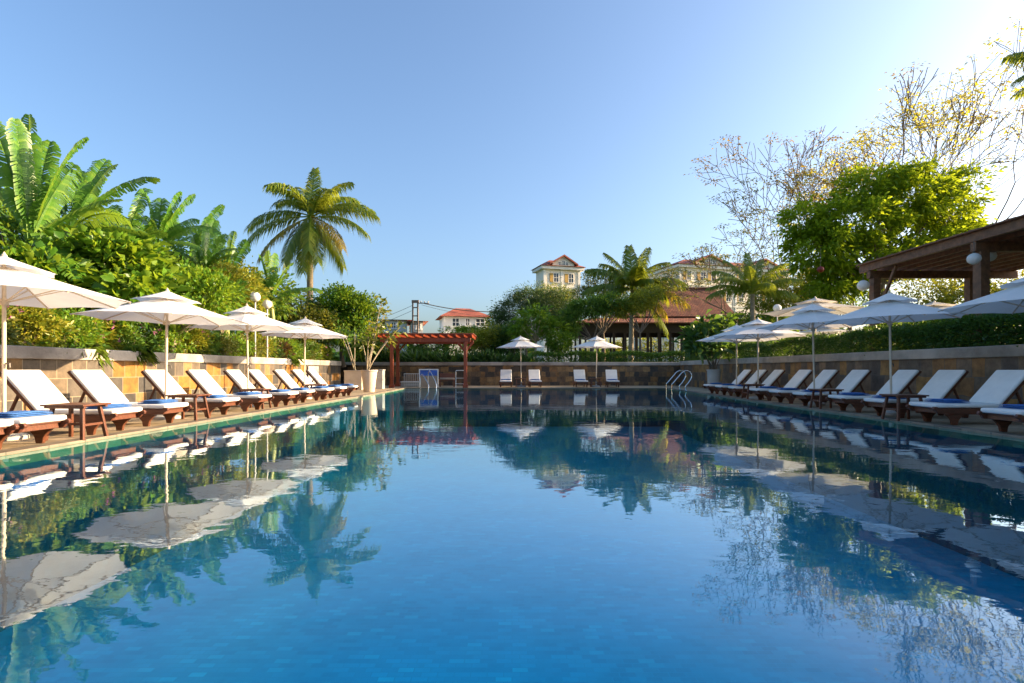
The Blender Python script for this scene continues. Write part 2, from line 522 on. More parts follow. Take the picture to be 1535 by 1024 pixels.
def tree(name, label, cat, base, fork, lumps, mat, bark, n_clumps, per, clump_r, L, W, r=0.16, nlimbs=14, group=None, extra=None, **kw):
    """lumps are world ellipsoids; the thing's Empty stands at the trunk's foot"""
    base = Vector(base); fork = Vector(fork)
    root = thing(name, label, cat, base, 0, group)
    loc = [tuple(np.array(l[:3]) - np.array(base)) + tuple(l[3:]) for l in lumps]
    C = crown('crown', mat, root, loc, n_clumps, per, clump_r, L, W, **kw)
    mb = MB()
    fk = fork - base
    mb.tube(curve_pts((0, 0, -0.15), fk, (rnd.uniform(-.1, .1), rnd.uniform(-.1, .1), 0), 6), [r * (1.25 - 0.55 * j / 6) for j in range(7)], 10, False)
    limbs(mb, fk, C, nlimbs, r * 0.5)
    mb.build('trunk', bark, root, True)
    if extra: extra(root)
    return root


def frond_arrays(p0, az, el, length, droop, nl=44, ll=0.75, lw=0.045, hang=0.45, twist=0.0):
    """one feather-palm frond: (V,T) triangles"""
    p0 = np.array(p0, float)
    h = np.array([math.cos(az), math.sin(az), 0.0])
    n = 14
    t = np.linspace(0, 1, n + 1)
    ang = el - droop * t ** 1.3
    step = length / n
    pts = [p0]
    for i in range(n):
        a = ang[i]
        pts.append(pts[-1] + (h * math.cos(a) + np.array([0, 0, 1]) * math.sin(a)) * step)
    pts = np.array(pts)
    side = np.array([-h[1], h[0], 0.0])
    V, T = [], []
    # rachis
    for i in range(n):
        a, b = pts[i], pts[i + 1]
        w0, w1 = 0.05 * (1 - i / n) + 0.008, 0.05 * (1 - (i + 1) / n) + 0.008
        k = len(V)
        V += [a - side * w0, a + side * w0, b + side * w1, b - side * w1]
        T += [(k, k + 1, k + 2), (k, k + 2, k + 3)]
        V_up = np.array([0, 0, 1.0])
        k = len(V)
        V += [a - V_up * w0, a + V_up * w0, b + V_up * w1, b - V_up * w1]
        T += [(k, k + 1, k + 2), (k, k + 2, k + 3)]
    for s in (-1, 1):
        for j in range(nl):
            u = 0.13 + 0.87 * (j + rnd.random() * 0.6) / nl
            x = min(u, 0.999) * n
            i = int(x)
            p = pts[i] * (1 - (x - i)) + pts[i + 1] * (x - i)
            d = pts[i + 1] - pts[i]
            d = d / np.linalg.norm(d)
            nrm = np.cross(side, d)
            l = ll * (0.35 + 0.65 * math.sin(math.pi * min(1, 0.15 + 0.80 * u))) * rnd.uniform(0.85, 1.1)
            fwd = 0.45 + 0.5 * u
            dirn = side * s * 0.85 + d * (fwd + 0.1) + np.array([0, 0, 1.0]) * 0.12 + nrm * twist * s
            dirn /= np.linalg.norm(dirn)
            down = np.array([0, 0, -1.0])
            m1 = p + dirn * l * 0.5 + down * l * hang * 0.26 * rnd.uniform(.5, 1.4)
            e = p + dirn * l * 0.84 + down * l * hang * 1.15 * rnd.uniform(.5, 1.5)
            w = lw * rnd.uniform(0.8, 1.15)
            k = len(V)
            V += [p - d * w * 0.5, p + d * w * 0.5, m1 + d * w, m1 - d * w, e]
            T += [(k, k + 1, k + 2), (k, k + 2, k + 3), (k + 3, k + 2, k + 4)]
    return np.array(V), np.array(T)


def join(parts):
    V, T, k = [], [], 0
    for v, t in parts:
        V.append(v); T.append(np.asarray(t) + k); k += len(v)
    return np.concatenate(V), np.concatenate(T)


def palm(label, base, top, fronds, r=0.16, group=None, yellow=0, ll=0.75, lw=0.045, nl=44, lean=(0, 0, 0), skirt=True):
    """fronds: list of (az, el, length, droop)"""
    base, top = Vector(base), Vector(top)
    root = thing('coconut_palm', label, 'palm tree', base, 0, group)
    tp = top - base
    mb = MB()
    npt = 26
    cp = curve_pts((0, 0, -0.2), tp, lean, npt)
    mb.tube(cp, [r * (1.3 - 0.55 * j / npt) * (1 + 0.05 * (j % 2)) for j in range(npt + 1)], 12, False)
    mb.build('trunk', M['palm_bark'], root, True, autosmooth=False)
    g, y = [], []
    for i, (az, el, ln, dr) in enumerate(fronds):
        fa = frond_arrays(tp + Vector((math.cos(az) * 0.06, math.sin(az) * 0.06, rnd.uniform(-.15, .1))), az, el, ln, dr, nl, ll, lw, 0.45 + 0.25 * rnd.random())
        (y if i in (yellow or ()) else g).append(fa)
    V, T = join(g)
    np_mesh('crown', V, T, M['palm'], root)
    if y:
        V, T = join(y)
        np_mesh('dry_frond', V, T, M['palm_yellow'], root)
    return root


def banana_leaf(p0, p1, width, arch, nseg=40, tear=0.6):
    """a torn banana leaf from p0 (base) to p1 (tip)"""
    p0, p1 = Vector(p0), Vector(p1)
    d0 = p1 - p0
    L = d0.length
    pts = [p0.lerp(p1, t) + Vector((0, 0, arch * L * 4 * t * (1 - t) * 0.5)) for t in [i / nseg for i in range(nseg + 1)]]
    view = Vector((rnd.uniform(-.6, .6), rnd.uniform(-.6, .6), 1.0)).normalized()
    V, T = [], []
    dprev = {-1: tear * .6, 1: tear * .6}
    for i in range(nseg):
        a, b = pts[i], pts[i + 1]
        k = len(V)
        d = (b - a).normalized()
        sd = d.cross(view)
        if sd.length < 0.2: sd = d.cross(Vector((0.6, -0.8, 0)))
        sd.normalize()
        rw = 0.028 * (1 - i / nseg) + 0.006
        V += [a - sd * rw, a + sd * rw, b + sd * rw, b - sd * rw]
        T += [(k, k + 1, k + 2), (k, k + 2, k + 3)]
        u = (i + 0.5) / nseg
        if u < 0.14: continue
        prof = min(1, (u - 0.12) / 0.14) ** 0.6 * min(1, (1.02 - u) / 0.16) ** 0.55
        for s in (-1, 1):
            w = width * 0.5 * prof * rnd.uniform(0.9, 1.03)
            dd = dprev[s] = 0.6 * dprev[s] + 0.4 * rnd.uniform(0.1, 1.3) * tear
            nrm = sd.cross(d)
            if nrm.z < 0: nrm = -nrm
            out = (sd * s + d * 0.35 + nrm * 0.25).normalized()
            tipc = out * w + Vector((0, 0, -w * dd))
            midc = out * w * 0.5 + nrm * w * 0.10
            gap = 0.80 if rnd.random() < tear * .5 else 1.0
            b2 = a.lerp(b, gap)
            k = len(V)
            V += [a, b2, b2 + midc, a + midc, b2 + tipc - (b2 - a) * (0.15 * tear), a + tipc]
            T += [(k, k + 1, k + 2), (k, k + 2, k + 3), (k + 3, k + 2, k + 4), (k + 3, k + 4, k + 5)]
    return np.array([tuple(v) for v in V]), np.array(T)


def banana(label, base, top, tips, width=0.6, group='banana plants behind the left wall', extra=5, el_len=2.4, r=0.13):
    """tips: list of world points for leaf tips"""
    base, top = Vector(base), Vector(top)
    root = thing('banana_plant', label, 'banana plant', base, 0, group)
    tp = top - base
    mb = MB()
    mb.tube(curve_pts((0, 0, -0.1), tp, (0.08, 0, 0), 8), [r * (1.2 - 0.6 * j / 8) for j in range(9)], 10, False)
    mb.build('trunk', M['banana_stem'], root, True)
    parts = []
    for tpx in tips:
        q = Vector(tpx) - base
        parts.append(banana_leaf(tp, q, width * rnd.uniform(0.85, 1.15), rnd.uniform(0.1, 0.28)))
    for i in range(extra):
        a = rnd.uniform(0, 2 * math.pi)
        l = el_len * rnd.uniform(0.7, 1.0)
        q = tp + Vector((math.cos(a) * l * 0.8, math.sin(a) * l * 0.8, l * rnd.uniform(-0.35, 0.5)))
        parts.append(banana_leaf(tp, q, width * rnd.uniform(0.8, 1.1), rnd.uniform(0.2, 0.4)))
    V, T = join(parts)
    np_mesh('crown', V, T, M['banana'], root)
    return root


def bare_tree(label, base, height, seed, spread=0.5, levels=6, r=0.13, lean=(0, 0), leafy=0.35, mat='lf_brown', bark='bark', group='thin half bare trees', leafL=0.16, trunk_frac=0.3, tuft=26, up=0.25, k=1.0):
    base = Vector(base)
    root = thing('bare_tree', label, 'tree', base, 0, group)
    rr = random.Random(seed)
    mb = MB()
    ends = []
    rmin = 0.019 * k

    def grow(p, d, l, rad, lev):
        n = 3
        pts = [p]
        dd = d.copy()
        for i in range(n):
            dd = (dd + Vector((rr.uniform(-1, 1), rr.uniform(-1, 1), rr.uniform(-.6, 1) * 0.5 + up * 0.3)) * 0.22).normalized()
            pts.append(pts[-1] + dd * (l / n))
        r1 = rad * (0.72 if lev else 0.5)
        mb.tube(pts, [max(rmin, rad + (r1 - rad) * i / n) for i in range(n + 1)], 7 if rad > 0.04 else 4, False)
        if lev == 0:
            ends.append((pts[-1], dd)); return
        if lev <= 1: ends.append((pts[-1], dd))
        nb = 3 if rr.random() < 0.45 else 2
        ph = rr.uniform(0, 6.28)
        for j in range(nb):
            a = ph + j * 6.283 / nb + rr.uniform(-.4, .4)
            s = dd.orthogonal().normalized()
            u = dd.cross(s)
            sp = spread * rr.uniform(0.55, 1.2)
            nd = (dd + (s * math.cos(a) + u * math.sin(a)) * sp + Vector((0, 0, up * 0.5))).normalized()
            grow(pts[-1], nd, l * rr.uniform(0.70, 0.92), r1 * rr.uniform(0.62, 0.82), lev - 1)

    d = Vector((lean[0], lean[1], 1)).normalized()
    grow(Vector((0, 0, -0.2)), d, height * trunk_frac, r, levels)
    zz = sorted(e[0].z for e in ends)
    zs = 0.95 * height / zz[int(len(zz) * 0.93)]
    mb.v = [(v[0] * zs, v[1] * zs, v[2] * zs) for v in mb.v]
    ends = [(e[0] * zs, e[1]) for e in ends]
    mb.build('trunk', M[bark], root, True, autosmooth=False)
    if leafy > 0:
        sel = [e for e in ends if rr.random() < leafy]
        if sel:
            C = np.array([tuple(e[0]) for e in sel])
            n = len(C) * tuft
            idx = np.repeat(np.arange(len(C)), tuft)
            off = rng.normal(size=(n, 3)) * np.array([[0.24, 0.24, 0.07]]) * k
            A = off + rng.normal(size=(n, 3)) * 0.2
            A[:, 2] *= 0.3
            s = 0.6 + 0.8 * rng.random(n)
            V, T = leaf_arrays(C[idx] + off, A, leafL * k * s, leafL * k * 0.42 * s, 0.15, 0.2, 0.6)
            np_mesh('crown', V, T, M[mat], root)
    return root
# ------------------------------------------------------------------ the setting
GZ = 1.22                                     # height of the planted ground behind the walls
LW, RW, FW = -9.1, 9.95, 31.6                 # faces of the three walls
PN, PF = -3.0, 27.6                           # pool ends
PL = [(-5.9, PN), (-5.75, 6), (-5.6, 13), (-5.35, 20), (-5.5, PF)]
PR = [(7.0, PN), (7.15, 7), (7.3, 14), (7.6, 20), (7.95, PF)]


def struct(name, mb, mat, **k):
    return tag(mb.build(name, mat, None, **k), kind='structure')


# ground: one sheet out to the horizon with an opening where the pool court lies
g = MB()
B = 3000
ox0, ox1, oy0, oy1 = LW - 0.25, RW + 0.25, -9.0, FW + 0.25
for x0, x1, y0, y1 in ((-B, ox0, -B, B), (ox1, B, -B, B), (ox0, ox1, oy1, B), (ox0, ox1, -B, oy0)):
    g.add([(x0, y0, GZ), (x1, y0, GZ), (x1, y1, GZ), (x0, y1, GZ)], [(0, 1, 2, 3)])
struct('garden_ground', g, M['grass'])

dk = MB()
CW = 0.0
for P, xw in ((PL, ox0 + 0.1), (PR, ox1 - 0.1)):
    for (xa, ya), (xb, yb) in zip(P, P[1:]):
        q = [(xa, ya, 0), (xb, yb, 0), (xw, yb, 0), (xw, ya, 0)]
        dk.add(q, [(0, 3, 2, 1) if xw > 0 else (0, 1, 2, 3)])
        w = [(xa, ya, 0), (xb, yb, 0), (xb, yb, -0.16), (xa, ya, -0.16)]
        dk.add(w, [(0, 1, 2, 3)])
dk.add([(ox0 + .1, PF, 0), (ox1 - .1, PF, 0), (ox1 - .1, FW + .1, 0), (ox0 + .1, FW + .1, 0)], [(0, 1, 2, 3)])
dk.add([(PL[-1][0], PF, 0), (PR[-1][0], PF, 0), (PR[-1][0], PF, -.16), (PL[-1][0], PF, -.16)], [(0, 1, 2, 3)])
dk.add([(ox0 + .1, -9, 0), (ox1 - .1, -9, 0), (ox1 - .1, PN, 0), (ox0 + .1, PN, 0)], [(0, 1, 2, 3)])
struct('pool_deck', dk, M['deck'])
ec = MB()
for P, sg in ((PL, -1), (PR, 1)):
    for (xa, ya), (xb, yb) in zip(P, P[1:]):
        o = [(xa - .012 * sg, ya), (xb - .012 * sg, yb), (xb + .22 * sg, yb), (xa + .22 * sg, ya)]
        ec.add([(x, y, 0.012) for x, y in o] + [(x, y, -0.02) for x, y in o], [(0, 1, 2, 3), (0, 4, 5, 1), (2, 6, 7, 3)] if sg < 0 else [(3, 2, 1, 0), (1, 5, 4, 0), (3, 7, 6, 2)])
struct('pool_edge', ec, M['edge_stone'])

pb = MB()
D = -2.0
poly = PL + PR[::-1]
pb.add([(x, y, D) for x, y in poly], [tuple(range(len(poly)))[::-1]])
struct('pool_floor', pb, M['mosaic'])
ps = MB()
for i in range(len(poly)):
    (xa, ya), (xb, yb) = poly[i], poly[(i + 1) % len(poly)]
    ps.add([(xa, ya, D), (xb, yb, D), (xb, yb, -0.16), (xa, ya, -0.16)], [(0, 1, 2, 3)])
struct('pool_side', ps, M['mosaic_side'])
wt = MB()
wt.add([(x, y, -0.025) for x, y in poly], [tuple(range(len(poly)))[::-1]])
struct('pool_water', wt, watermat())


def stone_wall(label, x0, x1, y0, y1, mat, top=1.39, ch=0.24, over=0.06, axis='x', face=1):
    root = thing('stone_wall', label, 'wall', ((x0 + x1) / 2, (y0 + y1) / 2, 0))
    c = root.location
    w = MB().box(x0 - c.x, x1 - c.x, y0 - c.y, y1 - c.y, -0.1, top - ch)
    w.build('stone_face', mat, root)
    k = MB()
    if axis == 'x':
        xa, xb = (x0 - over, x1 + 0.02) if face < 0 else (x0 - 0.02, x1 + over)
        k.box(xa - c.x, xb - c.x, y0 - 0.02 - c.y, y1 + 0.02 - c.y, top - ch, top)
    else:
        k.box(x0 - 0.02 - c.x, x1 + 0.02 - c.x, y0 - over - c.y, y1 + 0.02 - c.y, top - ch, top)
    k.build('coping', M['coping'], root, bevel=0.015)
    return root


stone_wall('sunlit garden wall of ochre and grey slate tiles behind the left loungers', LW - 0.35, LW, -9, 28.3, M['slate_left'], 1.39, 0.24, 0.05, 'x', 1)
stone_wall('shaded garden wall of brown slate behind the right row of loungers', RW, RW + 0.35, -9, FW - 0.03, M['slate_right'], 1.44, 0.24, 0.05, 'x', -1)
stone_wall('dark mottled stone wall across the far end of the pool', LW - 1.6, RW + 0.30, FW, FW + 0.35, M['slate_far'], 1.39, 0.2, 0.05, 'y', 1)

# pale grey service panel set against the left wall
t = thing('service_panel', 'pale grey panel door in left stone wall behind the farthest loungers', 'panel', (LW + 0.03, 24.3, 0), 0)
MB().box(0, 0.05, -0.62, 0.62, 0.02, 1.10).build('frame', M['pot_grey'], t, bevel=0.008)
MB().box(0.05, 0.065, -0.52, -0.03, 0.1, 1.0).box(0.05, 0.065, 0.03, 0.52, 0.1, 1.0).build('door_panel', M['pot_grey'], t, bevel=0.006)


# ------------------------------------------------------------------ loungers: foot at the origin, head toward +x
def make_lounger(name_wood, label):
    W = M[name_wood]
    t = thing('sun_lounger', label, 'sun lounger')
    fr = MB()
    for s in (-1, 1):
        y = 0.30 * s
        rail = [(0.0, 0.235), (0.03, 0.20), (0.16, 0.195), (0.30, 0.185), (1.5, 0.185), (1.93, 0.20), (1.95, 0.225), (1.93, 0.285), (0.05, 0.285), (0.02, 0.31), (-0.035, 0.318), (-0.06, 0.285), (-0.045, 0.255), (-0.015, 0.262)]
        fr.prism(rail, y - 0.022, y + 0.022)
    fr.box(0.07, 0.11, -0.278, 0.278, 0.20, 0.27)
    fr.box(1.85, 1.89, -0.278, 0.278, 0.20, 0.27)
    for k in range(9):
        x = 0.04 + k * 0.125
        fr.box(x, x + 0.085, -0.277, 0.277, 0.272, 0.292)
    fr.build('frame', W, t, bevel=0.006)
    for x, d in ((0.33, 1), (1.62, -1)):
        for s in (-1, 1):
            y = 0.285 * s
            lg = MB()
            lg.prism([(x - 0.17, 0.188), (x - 0.12, 0.15), (x - 0.075, 0.10), (x - 0.06, 0.075), (x - 0.045, 0.0), (x + 0.045, 0.0), (x + 0.06, 0.075), (x + 0.075, 0.10), (x + 0.12, 0.15), (x + 0.17, 0.188)], y - 0.024, y + 0.024)
            lg.build('leg', W, t, bevel=0.006)
    cu = MB().box(-0.01, 1.15, -0.315, 0.315, 0.294, 0.368)
    cu.build('seat_cushion', M['cushion'], t, bevel=0.028, seg=3)
    a = R(48)
    Mb = Matrix.Translation((1.12, 0, 0.30)) @ Matrix.Rotation(-a, 4, 'Y')
    bk = MB()
    for s in (-1, 1):
        bk.box(0, 0.83, 0.27 * s - 0.02, 0.27 * s + 0.02, -0.03, 0.02, Mb)
    for k in range(5):
        x = 0.06 + k * 0.165
        bk.box(x, x + 0.07, -0.249, 0.249, -0.005, 0.018, Mb)
    b = bk.build('backrest', W, t, bevel=0.005)
    bc = MB().box(0.02, 0.80, -0.31, 0.31, 0.024, 0.088, Mb)
    bc.build('back_cushion', M['cushion'], b, bevel=0.026, seg=3)
    st = MB()
    p = Mb @ Vector((0.42, 0, -0.03))
    for s in (-1, 1):
        st.bar((p.x, 0.235 * s, p.z), (p.x + 0.16, 0.235 * s, 0.24), 0.03, 0.04, (0, 1, 0))
    st.bar((p.x + 0.16, -0.255, 0.24), (p.x + 0.16, 0.255, 0.24), 0.03, 0.03)
    st.build('support_strut', W, t, bevel=0.004)
    return t


def make_towel(label):
    """folded towel lying on a lounger: origin at its middle, underside at z = 0"""
    mb = MB()
    rr = random.Random(3)
    for k, (sx, sy) in enumerate(((0.19, 0.27), (0.185, 0.262), (0.178, 0.255))):
        nx, ny = 5, 8
        z0, z1 = 0.001 + k * 0.020, 0.001 + (k + 1) * 0.020 + 0.001
        base = len(mb.v)
        for top in (0, 1):
            for i in range(nx + 1):
                for j in range(ny + 1):
                    u, v = i / nx * 2 - 1, j / ny * 2 - 1
                    e = max(abs(u), abs(v)) ** 6
                    z = (z1 - 0.008 * e + rr.uniform(-.002, .002) + 0.004 * math.sin(v * 4 + k) * (k == 2)) if top else z0 + 0.006 * e
                    mb.v.append((u * sx + 0.004 * math.sin(v * 5 + k), v * sy + 0.004 * math.sin(u * 3 + k * 2), z))
        n1 = (nx + 1) * (ny + 1)
        ix = lambda i, j, t: base + t * n1 + i * (ny + 1) + j
        for i in range(nx):
            for j in range(ny):
                mb.f.append((ix(i, j, 1), ix(i + 1, j, 1), ix(i + 1, j + 1, 1), ix(i, j + 1, 1)))
                mb.f.append((ix(i, j, 0), ix(i, j + 1, 0), ix(i + 1, j + 1, 0), ix(i + 1, j, 0)))
        for i in range(nx):
            mb.f.append((ix(i, 0, 0), ix(i + 1, 0, 0), ix(i + 1, 0, 1), ix(i, 0, 1)))
            mb.f.append((ix(i, ny, 0), ix(i, ny, 1), ix(i + 1, ny, 1), ix(i + 1, ny, 0)))
        for j in range(ny):
            mb.f.append((ix(0, j, 0), ix(0, j, 1), ix(0, j + 1, 1), ix(0, j + 1, 0)))
            mb.f.append((ix(nx, j, 0), ix(nx, j + 1, 0), ix(nx, j + 1, 1), ix(nx, j, 1)))
    o = mb.build('folded_towel', M['towel'], None, True, autosmooth=False)
    return tag(o, label, 'towel', 'folded blue towels on the loungers')


LL = [(5.55, 'lounger at the very left edge of the photo, only its foot showing'),
      (6.25, 'sunlit lounger in front of first left umbrella, backrest cut off by the frame'),
      (7.70, 'nearest left lounger with its whole white backrest in view, behind umbrella pole'),
      (8.85, 'sunlit left lounger with white backrest just before the second umbrella pole'),
      (10.60, 'sunlit left lounger crossed by the second left umbrella pole'),
      (12.00, 'sunlit left lounger just beyond the second left umbrella pole'),
      (13.50, 'sunlit left lounger beside the small table under third left umbrella'),
      (14.75, 'sunlit left lounger just past the third left umbrella pole'),
      (16.25, 'sunlit left lounger before the fourth left umbrella pole'),
      (17.60, 'second farthest raised backrest of the sunlit left row'),
      (18.85, 'farthest sunlit left lounger, nearest the cream planters')]
LR = [(7.50, 'nearest right lounger, its backrest cut off by the frame edge'),
      (9.05, 'nearest right lounger with its whole backrest in view'),
      (10.35, 'shaded right lounger just before the large right umbrella pole'),
      (11.70, 'shaded right lounger with large right umbrella pole against its backrest'),
      (13.35, 'shaded right lounger halfway between the two nearest right umbrella poles'),
      (14.75, 'shaded right lounger crossed by the second nearest right umbrella pole'),
      (16.10, 'shaded right lounger next beyond the second nearest right umbrella pole'),
      (17.95, 'shaded right lounger crossed by the thin third right umbrella pole'),
      (19.20, 'shaded right lounger beyond the third right umbrella pole, second farthest backrest'),
      (20.60, 'farthest shaded right lounger, just in front of the grey pot')]
LF = [(-0.33, 'leftmost of four far loungers, left of the far left umbrella pole'),
      (1.25, 'far lounger just right of the far left umbrella pole'),
      (3.68, 'far lounger just left of the far right umbrella pole'),
      (5.33, 'rightmost of four far loungers, right of the far right umbrella pole')]
proto = make_lounger('teak', 'x')
towel0 = make_towel('x')
first_l = first_t = True


def put_lounger(x, y, rz, label, group, tx=0.36, towel=None):
    global first_l, first_t
    if first_l:
        o = proto; o.location = (x, y, 0.002); o.rotation_euler = (0, 0, rz); o['label'] = label; o['group'] = group; first_l = False
    else:
        o = dup(proto, (x, y, 0.002), rz, label, group)
    if towel:
        p = Matrix.Rotation(rz, 3, 'Z') @ Vector((tx, rnd.uniform(-0.02, 0.02), 0))
        loc = (x + p.x, y + p.y, 0.371)
        a = rz + rnd.uniform(-0.16, 0.16)
        if first_t:
            u = towel0; u.location = loc; u.rotation_euler = (0, 0, a); u['label'] = towel; first_t = False
        else:
            u = dup(towel0, loc, a, towel)
    return o


ordn = ['nearest', 'second', 'third', 'fourth', 'fifth', 'sixth', 'seventh', 'eighth', 'ninth', 'tenth', 'eleventh']
tl = ['folded blue towel on the foot of the lounger at the left frame edge'] + ['folded blue towel, %s from the near end of the sunlit left row' % o for o in ordn[1:]]
for i, (yn, lab) in enumerate(LL):
    xf = -5.73 + 0.012 * (yn - 9) + rnd.uniform(-.03, .03)
    put_lounger(xf, yn + 0.325, math.pi + rnd.uniform(-.045, .045), 'white cushioned ' + lab, 'loungers along the left wall', 0.40 if i in (4, 5, 6) else 0.33, tl[i] if i else None)
for i, (yn, lab) in enumerate(LR):
    xf = 7.2 + 0.035 * (yn - 9)
    put_lounger(xf, yn + 0.325, rnd.uniform(-.04, .04), 'white cushioned ' + lab, 'loungers along the right wall', 0.38 + rnd.uniform(-.06, .08),
                'folded blue towel on shaded right row, %s' % ('nearest the camera' if i == 0 else 'farthest one' if i == 9 else ordn[i] + ' from its near end'))
for i, (x, lab) in enumerate(LF):
    put_lounger(x, 27.98, math.pi / 2 + (0.0, 0.02, -0.02, -0.10)[i], 'white cushioned ' + lab, 'loungers at the far end of the pool', 0.98,
                'folded blue towel on the ' + ('leftmost far lounger', 'far lounger right of the far left umbrella pole', 'far lounger left of the far right umbrella pole', 'rightmost far lounger')[i])


# ------------------------------------------------------------------ side tables
def make_table(label):
    t = thing('side_table', label, 'side table')
    tp = MB()
    for k in range(7):
        x = -0.29 + k * 0.084
        tp.box(x, x + 0.077, -0.25, 0.25, 0.455, 0.48)
    tp.box(-0.27, 0.27, -0.21, -0.17, 0.425, 0.455).box(-0.27, 0.27, 0.17, 0.21, 0.425, 0.455)
    tp.build('table_top', M['teak'], t, bevel=0.004)
    for sx in (-1, 1):
        for sy in (-1, 1):
            MB().bar((0.20 * sx, 0.15 * sy, 0.428), (0.25 * sx, 0.21 * sy, 0.0), 0.045, 0.04, (0, 1, 0)).build('leg', M['teak'], t, bevel=0.004)
    MB().bar((-0.22, 0, 0.2), (0.22, 0, 0.2), 0.03, 0.03).bar((-0.22, -0.17, 0.2), (-0.22, 0.17, 0.2), 0.03, 0.03).bar((0.22, -0.17, 0.2), (0.22, 0.17, 0.2), 0.03, 0.03).build('stretcher', M['teak'], t)
    return t


tb = [((-5.98, 7.33), 'small wooden table between the two nearest left loungers'), ((-6.08, 10.05), 'small wooden table near the second left umbrella pole'),
      ((-6.25, 13.06), 'small wooden table at the foot of the third left umbrella pole'), ((-6.3, 17.15), 'small wooden table near the fourth left umbrella pole'),
      ((7.35, 10.02), 'dark wooden table before the large right umbrella pole'), ((7.55, 12.85), 'dark wooden table near the second nearest right umbrella pole'),
      ((7.75, 17.2), 'dark wooden table at the thin third right umbrella pole'), ((0.46, 28.75), 'small wooden table under the far left umbrella'), ((4.5, 28.75), 'small wooden table under the far right umbrella')]
tab0 = make_table(tb[0][1])
tab0.location = (*tb[0][0], 0.002)
tab0['group'] = 'side tables between loungers'
for p, lab in tb[1:]:
    dup(tab0, (*p, 0.002), 0, lab)


# ------------------------------------------------------------------ umbrellas
def make_umbrella(label, pole_mat='pole'):
    t = thing('patio_umbrella', label, 'umbrella')
    N, RR = 8, 1.40

    def canopy(r0, z0, r1, z1, sag, nr, na):
        mb = MB()
        for k in range(N):
            a0, a1 = 2 * math.pi * (k + .5) / N, 2 * math.pi * (k + 1.5) / N
            base = len(mb.v)
            for i in range(nr + 1):
                u = i / nr
                r = r0 + (r1 - r0) * u
                for j in range(na + 1):
                    v = j / na
                    p = Vector((math.cos(a0), math.sin(a0), 0)).lerp(Vector((math.cos(a1), math.sin(a1), 0)), v) * r
                    s = math.sin(math.pi * v)
                    z = z0 + (z1 - z0) * (u ** 0.92) - sag * s * u * (1.1 - u * 0.5) + 0.035 * s * (u ** 8)
                    p *= 1 - 0.03 * s * u ** 6
                    mb.v.append((p.x, p.y, z))
            for i in range(nr):
                for j in range(na):
                    q = base + i * (na + 1) + j
                    mb.f.append((q, q + na + 1, q + na + 2, q + 1))
        return mb

    c = canopy(0.36, 2.46, RR, 2.10, 0.035, 8, 6).build('canopy', M['canvas'], t, True)
    canopy(0.02, 2.70, 0.56, 2.475, 0.012, 4, 4).build('vent', M['canvas'], c, True)
    MB().tube([(0, 0, 0.05), (0, 0, 2.70)], 0.023, 12).build('pole', M[pole_mat], t, True)
    MB().lathe([(0.03, 2.68), (0.035, 2.71), (0.018, 2.74), (0.004, 2.77)], 10).build('finial', M['pole'], t, True)
    MB().lathe([(0.25, 0.0), (0.25, 0.045), (0.21, 0.07), (0.05, 0.08), (0.04, 0.3), (0.03, 0.31)], 20).build('base', M['pot_grey'], t, True)
    MB().lathe([(0.045, 1.98), (0.05, 2.0), (0.05, 2.06), (0.03, 2.08)], 10).build('hub', M['pole'], t, True)
    kn = MB().tube([(0.02, 0, 1.12), (0.075, 0, 1.12), (0.075, 0, 1.06)], 0.012, 6)
    kn.build('crank', M['metal_dark'], t)
    for k in range(N):
        a = 2 * math.pi * (k + .5) / N
        d = Vector((math.cos(a), math.sin(a), 0))
        rb = MB().bar(d * 0.04 + Vector((0, 0, 2.535)), d * (RR - 0.02) + Vector((0, 0, 2.088)), 0.014, 0.018)
        rb.bar(d * 0.045 + Vector((0, 0, 2.03)), d * 0.72 + Vector((0, 0, 2.315)), 0.012, 0.014)
        rb.build('rib', M['pole'], t)
    return t


um = [((-6.9, 7.25), 1.04, 0.92, 'large cream umbrella at the left frame edge, top cut off', 0.0),
      ((-6.72, 10.35), 1.05, 0.915, 'second cream umbrella from the left, fully in view over sunlit loungers', 0.1),
      ((-6.72, 13.6), 0.97, 0.95, 'third cream umbrella along the sunlit left row', 0.0),
      ((-6.72, 17.25), 1.02, 0.965, 'farthest cream umbrella of the sunlit left row', 0.15),
      ((9.0, 9.05), 1.0, 0.97, 'bluish white umbrella cut off by the right frame edge', 0.0),
      ((8.02, 11.28), 0.95, 0.95, 'largest whole umbrella on the right, bluish white with leaning pole', 0.2),
      ((8.08, 14.25), 1.0, 1.0, 'second nearest whole umbrella of the right row', 0.0),
      ((8.0, 17.35), 1.08, 0.96, 'third whole umbrella of right row, one panel sunlit white', 0.12),
      ((8.37, 19.9), 1.05, 0.965, 'farthest umbrella of right row, mostly hidden behind the next one', 0.0),
      ((0.50, 29.0), 1.0, 1.02, 'left one of two umbrellas at the pool far end', 0.0),
      ((4.57, 29.0), 1.0, 1.02, 'right one of two umbrellas at the pool far end', 0.0)]
for i, (p, sx, sz, lab, rz) in enumerate(um):
    gname = 'umbrellas along the left row' if i < 4 else 'umbrellas along the right row' if i < 9 else 'umbrellas at the far end'
    if i == 0:
        u0 = make_umbrella(lab)
        u0.location = (*p, 0.002); u0.rotation_euler = (0, 0, rz); u0.scale = (sx, sx, sz); u0['group'] = gname
    else:
        u = dup(u0, (*p, 0.002), rz, lab, gname, (sx, sx, sz))
        u.rotation_euler = (R(rnd.uniform(-1, 1)), R(rnd.uniform(-1, 1)), rz + rnd.uniform(-.2, .2))
        if i == 5:
            u.rotation_euler = (0, R(-1.2), rz)

